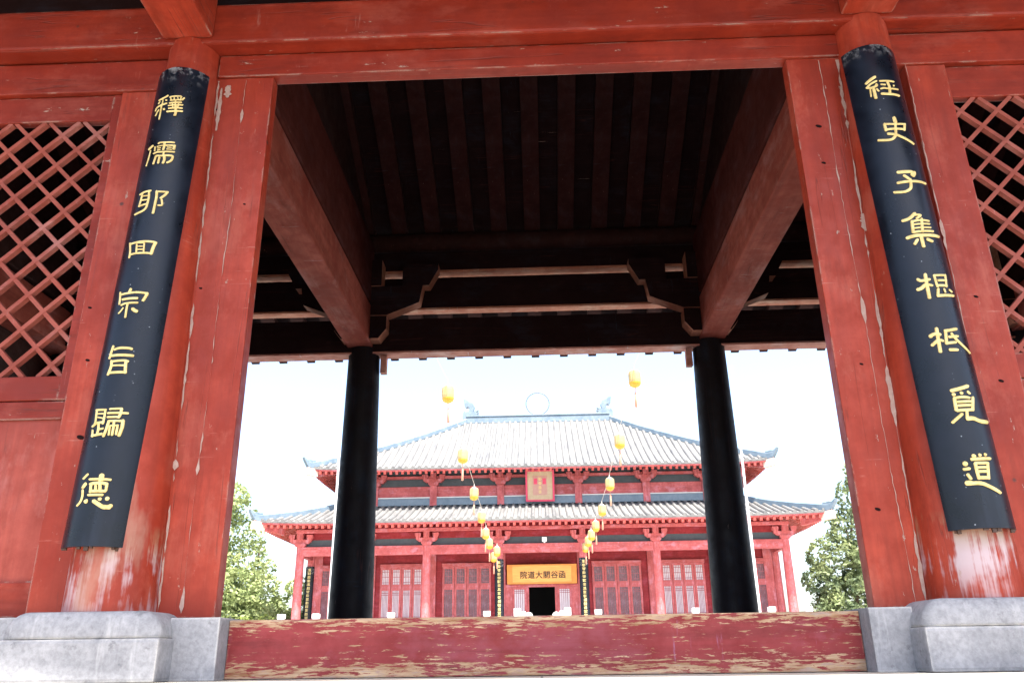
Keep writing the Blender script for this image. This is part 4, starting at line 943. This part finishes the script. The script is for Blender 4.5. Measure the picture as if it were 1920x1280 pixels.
# ---------------------------------------------------------------- lanterns on their wires
def lantern():
    r = thing('lantern', (0, 0, 0), '', 'lantern', 'yellow lanterns on two wires')
    g = MB(); g.lathe([(.13, -.22), (.185, -.17), (.20, -.08), (.20, .10), (.19, .18), (.14, .23)], (0, 0, 0), 8, False); obj('silk_body', g, M_silk, r, (0, 0, 0))
    g = MB(); g.lathe([(.10, -.30), (.16, -.262), (.19, -.20), (.192, -.165)], (0, 0, 0), 16, caps=False); g.lathe([(.07, -.318), (.10, -.301)], (0, 0, 0), 12); obj('rim', g, M_silkgold, r, (0, 0, 0))
    g = MB(); g.lathe([(.12, .231), (.07, .27), (.012, .28), (.012, .42)], (0, 0, 0), 10); obj('hanger', g, M_wire, r, (0, 0, 0))
    g = MB(); g.lathe([(.012, -.32), (.012, -.47), (.035, -.52), (.045, -.95), (.02, -.97)], (0, 0, 0), 8); obj('tassel', g, M_tassel, r, (0, 0, 0)); return r
l0 = lantern()
LD = [24.6, 30.5, 36, 40.5, 43.7, 45.7, 47.4, 49]
RX = [(3.084, 8.136), (3.092, 7.568), (3.10, 7.007), (3.041, 6.595), (2.903, 6.282), (2.779, 6.081), (2.685, 5.952), (2.605, 5.817)]
LX = [(-2.795, 7.77), (-2.864, 7.14), (-2.874, 6.702), (-2.864, 6.369), (-2.866, 6.001), (-2.795, 5.722), (-2.478, 5.50), (-2.751, 5.363)]
WORD = ['highest and largest', 'second highest', 'third highest', 'fourth highest', 'fifth highest', 'third lowest', 'second lowest', 'lowest and smallest']
first = True
for nm, L, xe in (('left', LX, -2.62), ('right', RX, 2.62)):
    pts = [(math.copysign(3.05, xe), 2.8, 7.62)]
    for i, ((x, z), d) in enumerate(zip(L, LD)):
        o = l0 if first else copy_tree(l0); first = False
        o.location = (x, d-4.5, z); o.rotation_euler = (0, R_(random.Random(i+len(nm)).uniform(-3, 3)), i*0.7)
        o['label'] = 'yellow lantern with tassel, %s on the %s wire' % (WORD[i], nm)
        if not (nm == 'left' and i == 6): pts.append((x, d-4.5, z+.42))
    pts.append((xe, 45.43, 5.55))
    S = [Vector(pts[0])]
    for a, b in zip(pts, pts[1:]):
        a, b = Vector(a), Vector(b); L_ = (b-a).length
        for k in range(1, 9):
            u = k/8; p = a.lerp(b, u); p.z -= 4*u*(1-u)*L_*0.012; S.append(p)
    g = MB(); g.tube(S, 0.010, 5)
    tag(obj('lantern_wire', g, M_wire), 'thin sagging wire that carries the %s string of yellow lanterns' % nm, 'wire', 'lantern wires')

# ================================================================ trees and shrubs
def crown_mb(blobs, n, size, seed, cone=None):
    """leaf sprays spread through clumps; blobs = (x, y, z, rx, ry, rz)"""
    rr = random.Random(seed); g = MB()
    tot = sum(b[3]*b[4]*b[5] for b in blobs)
    for b in blobs:
        m = int(n*b[3]*b[4]*b[5]/tot)+20
        for _ in range(m):
            while True:
                v = Vector((rr.uniform(-1, 1), rr.uniform(-1, 1), rr.uniform(-1, 1)))
                if 0.30 < v.length < 1: break
            v *= v.length**-0.35 if v.length > 0.3 else 1
            p = Vector((b[0]+v.x*b[3], b[1]+v.y*b[4], b[2]+v.z*b[5]))
            if mnoise.noise(p*1.3+Vector((seed, 0, 0))) < -0.12: continue
            s = size*rr.uniform(0.55, 1.35)
            a = Vector((rr.gauss(0, 1), rr.gauss(0, 1), rr.gauss(0, .8))).normalized(); c = a.cross(Vector((rr.gauss(0, 1), rr.gauss(0, 1), rr.gauss(0, 1)))).normalized()
            o = len(g.v)
            vs = [p-a*s*.5, p+c*s*.26, p+a*s*.6, p-c*s*.26]
            g.v += [q[:] for q in vs]; g.f.append((o, o+1, o+2, o+3)); g.sm.append(False)
    return g
def tree(name, loc, blobs, n, size, mat, trunk_h, trunk_r, label, cat, seed, group=None):
    r = thing(name, loc, label, cat, group)
    g = MB(); rr = random.Random(seed)
    P = [(rr.uniform(-.1, .1)*k/6, rr.uniform(-.1, .1)*k/6, trunk_h*k/6) for k in range(7)]
    g.tube(P, [trunk_r*(1-.8*k/6) for k in range(7)], 10)
    for b in blobs[::2]:
        t = min(.85, max(.25, (b[2]-.8)/trunk_h)); k = int(t*6); g.tube([P[k], ((P[k][0]+b[0])/2, (P[k][1]+b[1])/2, P[k][2]*.5+b[2]*.5+.1), (b[0], b[1], b[2])], [trunk_r*.35, trunk_r*.22, trunk_r*.06], 6)
    obj('trunk', g, M_bark, r, (0, 0, 0))
    obj('crown', crown_mb(blobs, n, size, seed), mat, r, (0, 0, 0)); return r
def cone_blobs(h, r, seed, n=9):
    rr = random.Random(seed); B = []
    for k in range(n):
        t = k/(n-1); z = h*(.10+.84*t); w = r*(1-t)**.75+.28
        for q in range(3 if t < .7 else 1):
            a = rr.uniform(0, 6.28); d = w*.45 if t < .8 else 0
            B.append((math.cos(a)*d, math.sin(a)*d, z+rr.uniform(-.2, .2), w*rr.uniform(.5, .8), w*rr.uniform(.5, .8), h*.09*rr.uniform(.8, 1.3)))
    return B
G = -1.35
tree('cypress_tree', (-21.0, 48.5, G), cone_blobs(17.0, 4.1, 3), 28000, .31, M_cypress, 11.5, .28, 'tallest yellow green cypress, right against the left gate post', 'tree', 3)
tree('cypress_tree', (-19.3, 52.5, G), cone_blobs(9.9, 2.7, 8), 15000, .29, M_cypress, 8.2, .22, 'shorter green cypress beside the left corner of the hall', 'tree', 8)
tree('cypress_tree', (-24.5, 54.0, G), cone_blobs(10.0, 2.6, 18), 5000, .30, M_cypress, 8.5, .22, 'cypress behind the tallest one at the left, barely showing past the gate post', 'tree', 18)
tree('broadleaf_tree', (-17.3, 55.0, G), [(0,0,3.2,1.5,1.5,1.3),(.9,.3,4.6,1.1,1.1,1.0),(-.9,0,4.4,1.2,1.2,1.1),(.2,0,5.8,1.0,1.0,.9),(-1.2,.2,2.6,1.2,1.2,1.0)], 5000, .26, M_cypress, 4.6, .15, 'low green tree filling the gap between the cypress and the left hall column', 'tree', 21)
for i, (x, y, h, w, lb) in enumerate([(-19.6, 45.2, 3.7, 1.6, 'bright yellow green bush under the shorter cypress'), (-17.1, 46.5, 3.9, 1.5, 'bright yellow green bush next to the leftmost hall column'), (-22.4, 44.2, 4.4, 1.7, 'bright green bush at the foot of the tallest cypress')]):
    tree('shrub', (x, y, G), [(0,0,h*.5,w,w*.9,h*.40),(w*.5,0,h*.72,w*.6,w*.6,h*.26),(-w*.5,.1,h*.70,w*.62,w*.6,h*.27),(0,-.3,h*.3,w*1.05,w,h*.26)], 4500, .19, M_bushleaf, h*.6, .08, lb, 'shrub', 40+i, 'bushes left of the hall')
tree('broadleaf_tree', (19.0, 48.0, G), [(0,0,4.0,2.3,2.2,2.0),(-1.6,-.4,3.0,1.7,1.7,1.6),(1.2,-.2,5.6,1.9,1.8,1.7),(-.9,0,6.6,1.8,1.6,1.5),(.5,.2,8.5,1.7,1.4,1.5),(.8,0,10.4,1.1,1.0,1.3),(1.0,0,11.9,.6,.6,.9),(-2.0,-.2,5.2,1.2,1.2,1.1),(1.8,-.5,3.0,1.8,1.8,1.8),(-1.3,-.5,1.8,2.0,1.6,1.1)], 22000, .29, M_darkleaf, 8.5, .25, 'large dark green tree at the right corner of the hall', 'tree', 5)
tree('cypress_tree', (22.6, 50.5, G), cone_blobs(11.4, 2.6, 13), 7000, .28, M_darkleaf, 10, .25, 'cypress behind the large dark tree, against the right gate post', 'tree', 13)
tree('shrub', (17.6, 46.4, G), [(0,0,2.0,1.4,1.2,1.5),(.9,0,2.9,1.0,1.0,1.0),(-.6,.2,3.0,.8,.8,.9)], 3500, .22, M_darkleaf, 2.2, .08, 'dark bush between the rightmost hall column and the large tree', 'shrub', 61)
